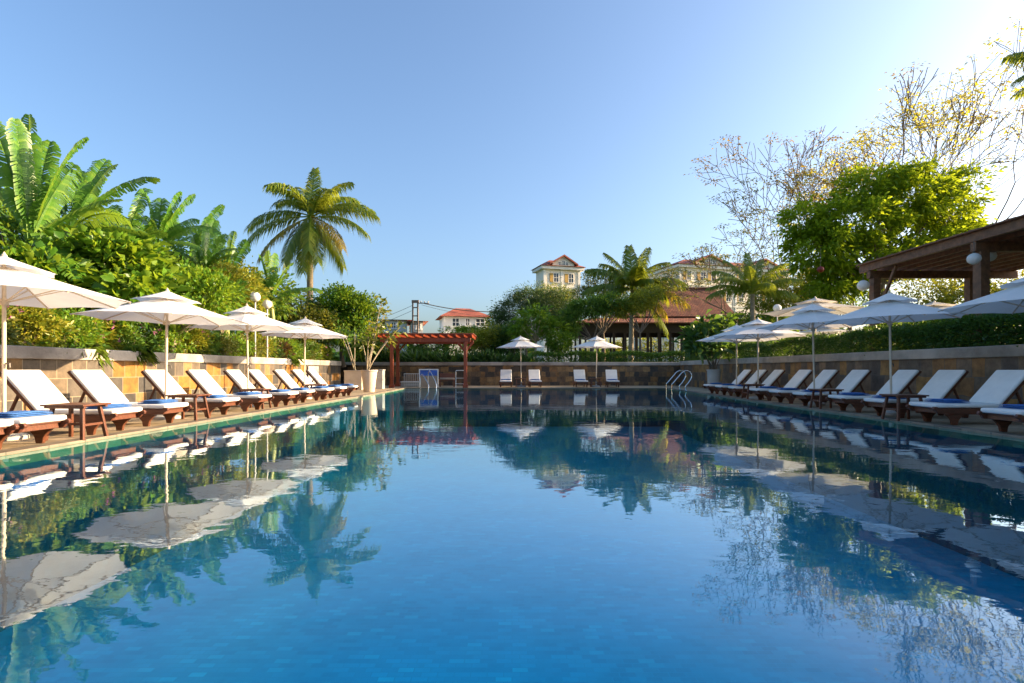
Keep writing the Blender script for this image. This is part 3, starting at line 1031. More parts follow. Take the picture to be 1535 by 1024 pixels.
# ------------------------------------------------------------------ red pergola at the far end
t = thing('red_pergola', 'red painted timber pergola standing over the far pool corner', 'pergola', (-4.35, 28.6, 0))
posts = [(-6.25, 27.75), (-6.4, 29.9), (-2.42, 27.75), (-2.62, 29.9)]
for x, y in posts:
    p = MB().box(x + 4.35 - 0.085, x + 4.35 + 0.085, y - 28.6 - 0.085, y - 28.6 + 0.085, 0.0, 2.38)
    p.box(x + 4.35 - 0.13, x + 4.35 + 0.13, y - 28.6 - 0.13, y - 28.6 + 0.13, 0.0, 0.16)
    p.build('post', M['red_wood'], t, bevel=0.012)
for y in (27.75, 29.9):
    MB().box(-2.5, 2.2, y - 28.6 - 0.06, y - 28.6 + 0.06, 2.38, 2.60).build('beam', M['red_wood'], t, bevel=0.01)
for x, y in posts:
    for s in (-1, 1):
        MB().bar((x + 4.35 + 0.05 * s, y - 28.6, 1.98), (x + 4.35 + 0.42 * s, y - 28.6, 2.39), 0.07, 0.09, (0, 1, 0)).build('brace', M['red_wood'], t)
for k in range(13):
    x = -2.74 + k * 0.415
    ra = MB().prism([(-1.25, 2.66), (-1.1, 2.605), (1.75, 2.605), (1.9, 2.66), (1.9, 2.76), (-1.25, 2.76)], 0, 0.06)
    ra.v = [(x + v[1], v[0], v[2]) for v in ra.v]
    ra.f = [f[::-1] for f in ra.f]
    ra.build('rafter', M['red_wood'], t, bevel=0.006)
sl = MB()
for k in range(16):
    y = -1.22 + k * 0.2
    sl.box(-2.80, 2.36, y, y + 0.07, 2.762, 2.82)
sl.build('slat_roof', M['red_wood'], t, bevel=0.006)

# board with a blue head and white frame
t = thing('notice_board', 'white framed board with blue top band standing under the red pergola', 'board', (-4.45, 28.5, 0))
f = MB()
f.box(-0.52, -0.46, -0.03, 0.03, 0, 0.98).box(0.46, 0.52, -0.03, 0.03, 0, 0.98).box(-0.46, 0.46, -0.03, 0.03, 0.92, 0.98)
f.build('frame', M['white_paint'], t, bevel=0.006)
MB().box(-0.46, 0.46, -0.012, 0.012, 0.62, 0.92).build('header_panel', M['board_blue'], t)
MB().box(-0.46, 0.46, -0.011, 0.011, 0.02, 0.62).build('panel', M['board_tan'], t)

# S-curved handrails before the board
for i, (x, lab) in enumerate(((-4.68, 'left curved chrome handrail before the blue topped board'), (-4.28, 'right curved chrome handrail before the blue topped board'))):
    t = thing('pool_handrail', lab, 'handrail', (x, 27.75, 0), 0, 'curved handrails at the pool steps')
    sc = 0.8 if i == 0 else 1.0
    pts = [(-0.12, 0.25, 0.0), (-0.12, 0.25, 0.55 * sc), (-0.1, 0.2, 0.78 * sc), (-0.02, 0.08, 0.88 * sc), (0.08, -0.05, 0.80 * sc), (0.22, -0.2, 0.55 * sc), (0.36, -0.36, 0.32 * sc), (0.42, -0.46, 0.1), (0.40, -0.5, -0.12), (0.32, -0.5, -0.4)]
    MB().tube(pts, 0.024, 10).build('rail', M['chrome'], t, True)
    MB().lathe([(0.05, 0.0), (0.05, 0.012), (0.026, 0.02)], 12, (-0.12, 0.25, 0)).build('flange', M['chrome'], t, True)

# white railing left of the board
t = thing('metal_railing', 'low white metal railing left of the blue topped board', 'railing', (-5.5, 29.6, 0))
rl = MB().box(-0.5, 0.5, -0.015, 0.015, 0.70, 0.73).box(-0.5, 0.5, -0.015, 0.015, 0.08, 0.11)
rl.build('rail', M['white_paint'], t)
bl = MB()
for k in range(10):
    x = -0.48 + k * 0.1067
    bl.box(x - 0.009, x + 0.009, -0.009, 0.009, 0.0, 0.70)
bl.build('baluster', M['white_paint'], t)
# white tubular frame by the right posts
t = thing('towel_rail', 'thin white tubular towel frame beside the right pergola posts', 'towel rail', (-2.72, 27.95, 0))
MB().tube([(-0.22, 0, 0), (-0.22, 0, 0.86), (-0.20, 0, 0.9), (0.26, 0, 0.9), (0.28, 0, 0.86), (0.28, 0, 0)], 0.018, 8).build('frame', M['white_paint'], t, True)
MB().tube([(-0.21, 0, 0.5), (0.27, 0, 0.5)], 0.012, 6).tube([(-0.21, 0, 0.2), (0.27, 0, 0.2)], 0.012, 6).build('rail', M['white_paint'], t, True)
# tan padded chair right of the board
t = thing('wooden_bench', 'small bench with tan cushion right of the blue topped board', 'bench', (-3.55, 29.2, 0), R(8))
MB().box(-0.42, 0.42, -0.2, 0.2, 0.36, 0.40).build('seat', M['teak_dark'], t, bevel=0.006)
MB().box(-0.40, 0.40, -0.19, 0.19, 0.40, 0.50).build('cushion', M['board_tan'], t, bevel=0.03, seg=3)
for sx in (-1, 1):
    for sy in (-1, 1):
        MB().box(0.38 * sx - .03, 0.38 * sx + .03, 0.16 * sy - .03, 0.16 * sy + .03, 0, 0.36).build('leg', M['teak_dark'], t)
MB().box(-0.42, 0.42, 0.2, 0.24, 0.40, 0.74).build('backrest', M['teak_dark'], t, bevel=0.006)
# low white step box behind the railing
t = thing('storage_box', 'low white box on the deck behind the white railing', 'box', (-5.55, 30.3, 0))
MB().box(-0.7, 0.7, -0.3, 0.3, 0, 0.22).build('body', M['pot_grey'], t, bevel=0.01)
MB().box(-0.73, 0.73, -0.33, 0.33, 0.22, 0.28).build('lid', M['white_paint'], t, bevel=0.01)

# ------------------------------------------------------------------ pool ladder
t = thing('pool_ladder', 'chrome pool ladder with two arched rails at the far right corner', 'pool ladder', (7.75, 24.2, 0))
for dy in (-0.42, 0.42):
    pts = [(-0.62, dy, -0.9), (-0.62, dy, 0.22), (-0.58, dy, 0.33), (-0.30, dy, 0.66), (-0.16, dy, 0.82), (0.0, dy, 0.90), (0.16, dy, 0.86), (0.26, dy, 0.72), (0.24, dy, 0.56), (0.10, dy, 0.34), (-0.02, dy, 0.20), (0.0, dy, 0.08), (0.02, dy, 0.0)]
    sm = []
    for i in range(len(pts) - 1):
        p0, p1, p2, p3 = (Vector(pts[max(0, min(len(pts) - 1, i + k))]) for k in (-1, 0, 1, 2))
        for u in (0, .25, .5, .75):
            sm.append(0.5 * ((2 * p1) + (p2 - p0) * u + (2 * p0 - 5 * p1 + 4 * p2 - p3) * u * u + (3 * p1 - p0 - 3 * p2 + p3) * u ** 3))
    sm.append(Vector(pts[-1]))
    MB().tube(sm, 0.024, 10).build('rail', M['chrome'], t, True)
for z in (-0.25, -0.55):
    MB().box(-0.68, -0.56, -0.40, 0.40, z - 0.012, z + 0.012).build('step', M['chrome'], t)


# ------------------------------------------------------------------ pots
def round_pot(name, label, loc, r0, r1, h, mat):
    t = thing(name, label, 'plant pot', loc)
    MB().lathe([(r0 * .95, 0), (r0, 0.02), (r0 + (r1 - r0) * .5, h * .5), (r1, h - 0.07), (r1 + 0.025, h - 0.05), (r1 + 0.025, h), (r1 - 0.03, h), (r1 - 0.05, h - 0.08)], 28, (0, 0, 0), False).build('pot', M[mat], t, True)
    MB().lathe([(0.001, h - 0.06), (r1 - 0.04, h - 0.06)], 20, (0, 0, 0), False).build('soil', M['soil'], t)
    return t


def square_pot(label, loc, w, h, mat):
    t = thing('square_planter', label, 'planter', loc)
    b = MB().box(-w / 2, w / 2, -w / 2, w / 2, 0, h * .49).box(-w / 2 - .012, w / 2 + .012, -w / 2 - .012, w / 2 + .012, h * .49, h * .52)
    b.box(-w / 2, w / 2, -w / 2, w / 2, h * .52, h - .003)
    b.box(-w / 2 - .02, w / 2 + .02, -w / 2 - .02, w / 2 + .02, h - .003, h + .05)
    b.build('box', M[mat], t, bevel=0.008)
    MB().box(-w / 2 + .05, w / 2 - .05, -w / 2 + .05, w / 2 - .05, h + .05, h + .058).build('soil', M['soil'], t)
    return t


round_pot('tall_pot', 'tall tapered cream pot with pale stems by the left pool corner', (-6.05, 22.6, 0.002), 0.23, 0.33, 0.93, 'terracotta_pot')
square_pot('square cream planter behind the tapered pot', (-7.45, 25.4, 0.002), 0.82, 0.86, 'terracotta_pot')
square_pot('narrow grey planter peeping out behind the tapered pot', (-6.55, 26.2, 0.002), 0.5, 0.9, 'pot_grey')
round_pot('grey_pot', 'round grey pot holding a broad leaved plant in the far right corner', (9.15, 24.2, 0.002), 0.27, 0.29, 0.95, 'pot_grey')


def potted(name, label, cat, base, stems, lf, L, W, nper, mat, bark='stem_pale', r=0.025, cr=0.25, lumps=None):
    """stems: tips relative to base; leaves bunch at the upper ends"""
    root = thing(name, label, cat, base)
    mb = MB()
    C = []
    for q, leafy in stems:
        q = Vector(q)
        mb.tube(curve_pts((rnd.uniform(-.08, .08), rnd.uniform(-.08, .08), 0), q, (q.x * -.08, q.y * -.08, 0), 6), [r * (1.1 - .6 * i / 6) for i in range(7)], 7, False)
        for u in leafy:
            C.append(tuple(q * u))
    mb.build('stem', M[bark], root, True)
    C = np.array(C)
    n = len(C) * nper
    idx = np.repeat(np.arange(len(C)), nper)
    off = rng.normal(size=(n, 3)) * cr * np.array([[1, 1, .8]]) * 0.6
    A = off / cr + rng.normal(size=(n, 3)) * .4
    A[:, 2] += .3
    s = .65 + .7 * rng.random(n)
    V, T = leaf_arrays(C[idx] + off * 0.8, A, L * s, W * s, .15, .25, .5)
    np_mesh('crown', V, T, M[mat], root)
    return root


def rel(px, py, Y, base):
    return tuple(at(px, py, Y) - Vector(base))


b0 = (-6.05, 22.6, 0.875)
potted('potted_plant', 'tall thin stemmed plant growing from the tapered cream pot', 'potted plant', b0,
       [(rel(572, 452, 22.4, b0), (.85, .92, 1.0)), (rel(579, 462, 22.9, b0), (.8, .95)), (rel(552, 505, 22.0, b0), (.8, 1.0)), (rel(543, 512, 22.8, b0), (.9, 1.0)), (rel(588, 500, 22.5, b0), (.85, 1.0)), (rel(566, 488, 22.2, b0), (.8, .9, 1.0)), (rel(600, 490, 22.9, b0), (.95,))], 'l', 0.24, 0.12, 14, 'lf_olive', cr=0.26)
b1 = (-7.45, 25.4, 0.91)
potted('potted_plant', 'slender pale stems rising from the square cream planter', 'potted plant', b1,
       [(rel(508, 495, 25.2, b1), (.9, 1.0)), (rel(516, 500, 25.7, b1), (.9, 1.0)), (rel(532, 500, 25.4, b1), (.95, 1.0))], 'l', 0.26, 0.12, 16, 'lf_mid', cr=0.3)
b2 = (9.15, 24.2, 0.90)
st2 = [(rel(px, py, 24.2 + dy, b2), (.78, .9, 1.0)) for px, py, dy in ((1036, 512, 0), (1044, 494, .3), (1058, 480, -.3), (1075, 487, 0.2), (1090, 478, -.2), (1096, 503, .3), (1048, 520, -.4), (1066, 500, .5), (1080, 515, -.5), (1036, 500, .4))]
potted('potted_plant', 'broad leaved dark green plant growing in the round grey pot', 'potted plant', b2, st2, 'l', 0.42, 0.17, 22, 'lf_dark', 'bark', 0.022, 0.36)
# ------------------------------------------------------------------ planting on the left wall
def shrub(name, label, x, y, r, h, kind, group, z=GZ, cat='shrub'):
    root = thing(name, label, cat, (x, y, z - 0.02), 0, group)
    lump = [(0, 0, h * 0.55, r, r, h * 0.5), (rnd.uniform(-.3, .3) * r, rnd.uniform(-.4, .4) * r, h * 0.75, r * .6, r * .6, h * .3)]
    if kind == 'spiky':
        n = 26
        C = in_ellipsoid(n, (0, 0, h * .5, r * .8, r * .9, h * .45), .2)
        k = 26
        idx = np.repeat(np.arange(n), k)
        A = unit(rng.normal(size=(n * k, 3)) + np.array([[0.25, 0, .35]]))
        s = .7 + .6 * rng.random(n * k)
        V, T = leaf_arrays(C[idx], A, .26 * s, .03 * s, .1, .3, .4)
        np_mesh('foliage', V, T, M['lf_dark'], root)
    else:
        L, mat = {'yellow': (0.12, 'lf_yellow'), 'mid': (.10, 'lf_mid'), 'olive': (.11, 'lf_olive'), 'red': (.12, 'lf_red'), 'bright': (.10, 'lf_bright'), 'dark': (.10, 'lf_dark')}[kind]
        crown('foliage', M[mat], root, lump, 46, 44, .17, L, L * .42, .35, .6, .35, .15, .45)
    mb = MB()
    for k in range(5):
        a = rnd.uniform(0, 6.28)
        mb.tube([(0.05 * math.cos(a), 0.05 * math.sin(a), 0), (r * .5 * math.cos(a), r * .5 * math.sin(a), h * .6)], [.02, .008], 5, False)
    mb.build('stem', M['bark'], root)
    return root


def add_flowers(root, r, h, mat, n):
    c = in_ellipsoid(n, (0, 0, h * .62, r * 1.0, r * 1.0, h * .52), .9)
    c = c[c[:, 2] > h * .45]
    k = 9
    idx = np.repeat(np.arange(len(c)), k)
    A = unit(rng.normal(size=(len(idx), 3)) + np.array([[0, 0, .5]]))
    V, T = leaf_arrays(c[idx] + rng.normal(size=(len(idx), 3)) * .012, A, .045 + .02 * rng.random(len(idx)), np.full(len(idx), .035), .2, .1, .3)
    np_mesh('blossom', V, T, M[mat], root)


kinds = ['yellow', 'bright', 'spiky', 'olive', 'yellow', 'bright', 'yellow', 'mid', 'spiky', 'bright', 'yellow', 'mid', 'olive', 'bright', 'olive', 'yellow', 'mid', 'red', 'bright', 'mid', 'olive', 'mid']
look = {'yellow': 'yellow green flowering', 'bright': 'bright green leafy', 'spiky': 'dark spiky leaved', 'olive': 'olive green leafy', 'mid': 'mid green leafy', 'red': 'bronze tinted leafy'}
numw = 'first second third fourth fifth sixth seventh eighth ninth tenth eleventh twelfth'.split()
cnt = {}
y = 7.2
i = 0
while y < 28.0:
    k = kinds[i % len(kinds)]
    cnt[k] = cnt.get(k, 0) + 1
    h = rnd.uniform(.78, 1.0) + (0.12 if k in ('yellow', 'bright') else 0)
    r = rnd.uniform(.52, .64)
    s = shrub('garden_shrub', '%s %s shrub from the near end of the left wall top' % (numw[cnt[k] - 1], look[k]), -9.78 - rnd.uniform(0, .15), y, r, h, k, 'shrubs along the top of the left wall')
    if k in ('yellow', 'mid', 'spiky') and i % 2 == 0 or k == 'yellow':
        add_flowers(s, r, h, 'fl_pink', 16)
    y += rnd.uniform(.8, 1.0)
    i += 1

# trailing tufts over the coping
for j, (yy, lab) in enumerate(((11.7, 'small spiky tuft hanging over left coping before the second umbrella pole'), (13.1, 'spiky tuft hanging over left coping just before second umbrella pole'), (22.2, 'spiky tuft hanging over left coping behind the farthest left umbrella'))):
    root = thing('hanging_tuft', lab, 'plant', (-9.22, yy, GZ + .12), 0, 'spiky tufts hanging over the left coping')
    n = 150 if j else 80
    A = unit(rng.normal(size=(n, 3)) * np.array([[.8, 1, .5]]) + np.array([[.75, 0, .1]]))
    s = .7 + .5 * rng.random(n)
    V, T = leaf_arrays(rng.normal(size=(n, 3)) * np.array([[.06, .14, .04]]) + np.array([[0, 0, .06]]), A, .32 * s, .028 * s, .1, .7, .4)
    np_mesh('blade', V, T, M['lf_mid'], root)

# ------------------------------------------------------------------ bananas
def tips(lst, Y):
    return [at(px, py, Y + dy) for px, py, dy in lst]


Y = 13.6
banana('tallest banana plant at the far left, pale leaves standing upright', at(26, 505, Y)[:2] + (GZ,), at(44, 368, Y),
       tips([(22, 178, -.2), (43, 172, .4), (132, 207, .2), (112, 246, .5), (-14, 178, 0), (-60, 240, .5), (-70, 320, -.3), (-20, 420, -1.6), (115, 420, -1.2), (76, 212, 1.0), (178, 300, -.6), (-90, 270, 1)], Y), .62, extra=4)
Y = 15.2
banana('banana plant with one long leaf reaching far right, beside the tallest one', at(105, 505, Y)[:2] + (GZ,), at(105, 345, Y),
       tips([(236, 268, 0), (176, 248, .6), (160, 240, 1.2), (30, 250, .5), (60, 215, .8), (190, 330, -1), (130, 260, 1.), (20, 330, -1), (220, 350, .5)], Y), .62, extra=4)
Y = 18.0
banana('banana plant with fanned upright leaves halfway along the left bank', at(228, 500, Y)[:2] + (GZ,), at(236, 372, Y),
       tips([(214, 283, 0), (243, 298, .4), (272, 288, 0), (293, 292, .4), (190, 330, .5), (160, 318, -.5), (297, 330, .8), (300, 375, -.6), (180, 380, -1)], Y), .6, extra=3)
Y = 20.0
banana('banana plant with one stiff leaf pointing up right, tallest of the middle group', at(272, 500, Y)[:2] + (GZ,), at(278, 398, Y),
       tips([(335, 308, 0), (328, 332, .5), (250, 320, .5), (240, 350, 0), (325, 390, -.8), (220, 372, .6)], Y), .6, extra=2)
Y = 17.0
banana('low banana plant with splayed torn leaves above the second left umbrella', at(178, 500, Y)[:2] + (GZ,), at(182, 392, Y),
       tips([(150, 322, 0), (172, 308, .4), (205, 318, 0), (235, 335, .4), (248, 372, -.3), (128, 352, .2), (215, 290, .9)], Y), .52, extra=3)
Y = 19.0
banana('slim banana plant leaning right above the third left umbrella', at(300, 500, Y)[:2] + (GZ,), at(303, 412, Y),
       tips([(286, 345, 0), (308, 335, .3), (340, 352, 0), (352, 385, -.3), (268, 378, .3), (322, 330, .8)], Y), .5, extra=2)
Y = 22.5
banana('small banana plant just left of the coconut palm fronds', at(336, 500, Y)[:2] + (GZ,), at(338, 420, Y),
       tips([(322, 345, .3), (352, 347, 0), (349, 368, .5), (370, 360, 0), (300, 385, .4), (310, 410, -.5), (380, 420, -.3)], Y), .55, extra=2)
Y = 23.5
banana('banana plant with broad upright leaves in front of the coconut palm trunk', at(408, 500, Y)[:2] + (GZ,), at(406, 452, Y),
       tips([(388, 382, .2), (402, 376, .4), (414, 380, 0), (440, 395, .2), (432, 412, -.4), (376, 410, .3), (482, 437, .2), (380, 440, -.4)], Y), .75, extra=2)


# ------------------------------------------------------------------ leafy trees, left side
def lump(px, py, Y, rx, ry, rz):
    """an ellipsoid seen at a pixel, its radii in pixels of that distance"""
    c = at(px, py, Y)
    k = Y / F
    return (c.x, c.y, c.z, rx * k, ry * k, rz * k)


def tree_px(name, label, px, Y, lumps, mat, bark, n_clumps, per, clump_r, L, W, fork_py, r=0.12, group=None, nlimbs=14, **kw):
    x = (px - CX) / F * Y
    return tree(name, label, 'tree', (x, Y, GZ), at(px + rnd.uniform(-4, 4), fork_py, Y), [lump(a, b, c, d, e, f) for a, b, c, d, e, f in lumps], M[mat], M[bark], n_clumps, per, clump_r, L, W, r, nlimbs, group, **kw)


GL = 'leafy trees behind the left wall'
tree_px('broadleaf_tree', 'large leaved bush below the tallest banana plant at far left', 40, 12.6,
        [(20, 440, 12.6, 75, 60, 55), (75, 430, 12.9, 60, 60, 45)], 'lf_bright', 'stem_pale', 60, 30, .32, .30, .17, 470, .05, GL, 8, droop=.3, flat=.6)
tree_px('broadleaf_tree', 'large leaved tree with bare pale stems behind the second left umbrella', 145, 13.8,
        [(130, 395, 13.8, 60, 50, 42), (185, 408, 14.2, 62, 60, 42), (95, 420, 13.5, 45, 45, 40), (200, 440, 13.6, 50, 45, 32)], 'lf_bright', 'stem_pale', 96, 34, .32, .30, .17, 480, .05, GL, 14, droop=.3, flat=.6)
tree_px('broadleaf_tree', 'dark green tree filling the gap behind the left banana plants', 90, 18,
        [(60, 400, 18, 120, 70, 75), (165, 402, 18, 75, 60, 45), (0, 345, 18.5, 70, 60, 60)], 'lf_mid', 'bark', 150, 46, .55, .26, .13, 480, .14, GL, 14)
tree_px('broadleaf_tree', 'yellow green tree above the second left umbrella top', 262, 15.5,
        [(262, 428, 15.5, 62, 55, 34), (225, 448, 15.0, 60, 50, 32), (305, 445, 15.6, 55, 55, 32), (215, 402, 16, 45, 50, 28)], 'lf_bright', 'bark_pale', 150, 60, .28, .15, .075, 500, .08, GL, 14)
tree_px('broadleaf_tree', 'golden olive tree behind the third left umbrella', 335, 19.5,
        [(330, 440, 19.5, 60, 50, 38), (356, 446, 20.6, 34, 40, 30), (295, 425, 20, 50, 50, 28), (350, 422, 20.5, 36, 40, 22)], 'lf_yellow', 'bark', 140, 60, .32, .16, .075, 500, .09, GL, 14)
tree_px('broadleaf_tree', 'mid green tree rising behind the middle banana plants', 300, 24,
        [(255, 412, 24, 60, 60, 38), (320, 425, 24, 55, 55, 34), (385, 440, 25, 50, 50, 32), (200, 395, 23, 60, 60, 40)], 'lf_mid', 'bark', 160, 60, .5, .24, .11, 490, .14, GL, 14)
tree_px('broadleaf_tree', 'bright green tree right of the coconut palm trunk', 515, 29,
        [(515, 462, 29, 34, 30, 26), (540, 470, 29.2, 24, 26, 24), (490, 478, 28.8, 36, 30, 30), (530, 500, 28.6, 36, 30, 28), (505, 445, 29.3, 18, 20, 12), (548, 452, 29.4, 12, 14, 10)], 'lf_bright', 'bark', 200, 60, .36, .2, .09, 520, .12, GL, 16)
tree_px('broadleaf_tree', 'olive green tree below the coconut palm, behind the farthest left umbrella', 440, 28,
        [(440, 470, 28, 42, 32, 30), (405, 470, 27, 36, 32, 32), (468, 490, 27.5, 34, 30, 28), (430, 500, 27, 50, 30, 24)], 'lf_olive', 'bark', 160, 60, .36, .18, .085, 520, .1, GL, 14)
tree_px('broadleaf_tree', 'yellow leaved bush between the bright green tree and the red pergola', 560, 32.6,
        [(562, 510, 32.6, 22, 20, 26), (548, 528, 32.5, 24, 18, 20), (578, 522, 32.7, 14, 14, 20)], 'lf_yellow', 'bark', 80, 50, .3, .15, .07, 535, .06, GL, 10)

# coconut palms
fr = [(R(90), R(84), 3.6, .35), (R(75), R(62), 3.6, 1.0), (R(40), R(58), 3.9, 1.35), (R(20), R(40), 4.3, 1.25), (R(0), R(22), 4.4, 1.0), (R(-15), R(2), 4.4, .95), (R(-35), R(-22), 4.2, .8), (R(-60), R(-42), 4.2, .6),
      (R(-85), R(-58), 4.2, .4), (R(-110), R(-45), 4.2, .6), (R(-140), R(-32), 4.4, .65), (R(-165), R(-8), 4.5, .95), (R(175), R(15), 4.6, 1.15), (R(150), R(48), 4.1, 1.25), (R(128), R(66), 4.0, .95), (R(110), R(58), 3.9, 1.3),
      (R(60), R(-35), 4.0, .6), (R(120), R(-40), 4.0, .6), (R(-72), R(-30), 3.9, .9), (R(-128), R(-58), 4.0, .4), (R(-45), R(50), 3.6, 1.5), (R(-120), R(55), 3.6, 1.5), (R(165), R(62), 3.9, 1.2), (R(10), R(66), 3.6, 1.0)]
fr = [(a, e + .06, l * 1.03, d * 1.06) for a, e, l, d in fr]
palm('tall coconut palm with golden drooping fronds rising behind the left trees', at(463, 520, 36)[:2] + (GZ,), at(466, 326, 36), fr, .2, 'coconut palms', (6, 10), 1.2, .042, 84)
fr2 = [(R(90), R(82), 3.4, .4), (R(60), R(66), 3.6, .8), (R(20), R(60), 3.6, 1.0), (R(130), R(62), 3.6, .9), (R(165), R(52), 3.6, 1.1), (R(5), R(34), 3.9, 1.1), (R(-10), R(6), 3.9, .9), (R(-30), R(-20), 3.9, .7), (R(180), R(24), 3.4, 1.0),
       (R(-60), R(40), 3.2, 1.3), (R(-120), R(42), 3.2, 1.3), (R(-90), R(60), 3.2, 1.0), (R(-150), R(5), 3.2, .9), (R(30), R(40), 3.6, 1.2), (R(-45), R(12), 3.5, 1.0), (R(100), R(45), 3.4, 1.2), (R(-70), R(-25), 3.2, .6), (R(150), R(72), 3.4, .7), (R(40), R(76), 3.6, .6), (R(-20), R(-42), 3.6, .4)]
palm('bushy coconut palm leaning fronds over the tiled pavilion roof', at(945, 530, 48)[:2] + (GZ,), at(948, 434, 48), [(a, e, l * 1.28 * (0.7 if math.sin(a) < -.4 else 1), d) for a, e, l, d in fr2], .2, 'coconut palms', (6, 7), 1.6, .06, 76)
fr3 = [(R(90), R(84), 2.6, .4), (R(50), R(70), 2.7, .8), (R(130), R(70), 2.7, .8), (R(10), R(58), 2.6, 1.1), (R(170), R(58), 2.6, 1.1), (R(-20), R(40), 2.6, 1.2), (R(-160), R(40), 2.6, 1.2), (R(-60), R(55), 2.4, 1.0), (R(-120), R(55), 2.4, 1.0), (R(0), R(20), 2.5, 1.0), (R(180), R(18), 2.5, 1.0), (R(80), R(40), 2.4, 1.2), (R(-90), R(30), 2.3, 1.2), (R(30), R(30), 2.5, 1.1), (R(150), R(35), 2.5, 1.1)]
palm('small coconut palm right of the pavilion, in front of cream buildings', at(1130, 530, 33)[:2] + (GZ,), at(1128, 440, 33), [(a, e, l * 1.08, d * .9) for a, e, l, d in fr3], .15, 'coconut palms', (), .8, .034, 60)
palm('tall coconut palm mostly outside the frame at the upper right corner', (26.8, 24.0, GZ), (26.1, 24.0, 14.0), [(a, e, l * 1.0, d) for a, e, l, d in fr2], .2, 'coconut palms', (6,), 1.0, .04, 60)

# ------------------------------------------------------------------ trees at the far end
GC = 'leafy trees beyond the far wall'
tree_px('feathery_tree', 'fine leaved feathery tree left of the cream hotel front', 790, 54,
        [(790, 470, 54, 44, 34, 36), (765, 478, 53.6, 26, 26, 26), (822, 460, 54.4, 34, 30, 30), (800, 448, 54.5, 32, 28, 22), (845, 470, 54, 24, 26, 36), (756, 492, 53.5, 16, 20, 16)], 'lf_blue', 'bark', 300, 90, .6, .25, .05, 515, .14, GC, 20, droop=.35, zsq=.8)
tree_px('broadleaf_tree', 'yellow green tree top in front of the cream hotel', 822, 57, [(825, 440, 57, 24, 20, 15), (842, 446, 57, 20, 20, 14), (806, 450, 57, 16, 16, 12)], 'lf_yellow', 'bark', 80, 60, .4, .18, .06, 500, .1, GC, 10)
tree_px('broadleaf_tree', 'round olive and gold tree left of the bushy palm', 905, 51,
        [(905, 430, 51, 34, 30, 26), (886, 445, 51, 24, 26, 22), (925, 425, 51.3, 24, 24, 20), (900, 462, 50.6, 36, 26, 16)], 'lf_olive', 'bark', 170, 56, .38, .19, .085, 500, .13, GC, 16)
tree_px('broadleaf_tree', 'dense dark tree hanging over the pavilion eave', 885, 34.2,
        [(885, 460, 34.2, 28, 20, 14), (915, 456, 34.6, 30, 22, 12), (850, 488, 34, 13, 14, 26), (862, 470, 34, 14, 14, 14)], 'lf_mid', 'bark', 130, 60, .32, .18, .085, 510, .1, GC, 12)
tree_px('broadleaf_tree', 'pale flecked bush on the pavilion eave below the bushy palm', 960, 34.5,
        [(955, 452, 34.5, 24, 20, 12), (935, 464, 34.3, 20, 16, 8), (975, 440, 35, 18, 18, 10)], 'lf_yellow', 'bark', 90, 50, .3, .17, .075, 500, .09, GC, 10)
tree_px('broadleaf_tree', 'big leaved plumeria with bright leaf rosettes left of the pavilion', 806, 33.6,
        [(805, 478, 33.6, 28, 18, 16), (785, 492, 33.4, 20, 14, 14), (828, 492, 33.4, 18, 14, 14)], 'lf_bright', 'stem_pale', 40, 26, .28, .42, .12, 512, .08, GC, 18, droop=.3)
tree_px('broadleaf_tree', 'bright green rounded shrub behind the gap between far umbrellas', 838, 33,
        [(838, 512, 33, 18, 14, 15)], 'lf_bright', 'bark', 50, 60, .24, .16, .06, 528, .05, GC, 8)
tree_px('broadleaf_tree', 'dark leafy tree behind the far left umbrella', 770, 35, [(762, 508, 35, 26, 20, 20), (742, 518, 34.5, 18, 16, 14)], 'lf_dark', 'bark', 80, 60, .3, .18, .08, 530, .07, GC, 10)
tree_px('broadleaf_tree', 'golden green bush right of the red pergola', 722, 34, [(722, 508, 34, 20, 16, 16), (735, 496, 34.3, 12, 12, 12), (708, 516, 33.8, 14, 14, 12)], 'lf_yellow', 'bark', 90, 50, .25, .14, .06, 530, .06, GC, 10)

# upright strap leaved lilies and low hedge on the far wall
nl = ['first', 'second', 'third', 'fourth', 'fifth', 'sixth', 'seventh', 'eighth', 'ninth', 'tenth', 'eleventh', 'twelfth', 'thirteenth', 'fourteenth', 'fifteenth', 'sixteenth', 'seventeenth', 'eighteenth']
proto_l = None
for k in range(17):
    x = -9.4 + k * 0.62
    lab = '%s clump of strap leaved lilies from the left along the far wall' % nl[k]
    if k < 3:
        root = thing('lily_clump', lab, 'plant', (x, 32.35, GZ), 0, 'strap leaved lilies on the far wall')
        n = 130
        P = rng.normal(size=(n, 3)) * np.array([[.24, .2, .05]])
        P[:, 2] = np.abs(P[:, 2])
        A = unit(rng.normal(size=(n, 3)) * np.array([[.5, .5, .2]]) + np.array([[0, -.1, 1.0]]))
        s = .65 + .6 * rng.random(n)
        V, T = leaf_arrays(P, A, .92 * s, .10 * s, .15, .12, .2)
        np_mesh('foliage', V, T, M['lily'], root)
        if k == 0: protos = []
        protos.append(root)
    else:
        dup(protos[k % 3], (x, 32.35 + rnd.uniform(-.1, .1), GZ), rnd.uniform(0, 6.28), lab, None, (rnd.uniform(.9, 1.15),) * 2 + (rnd.uniform(.8, 1.1),))


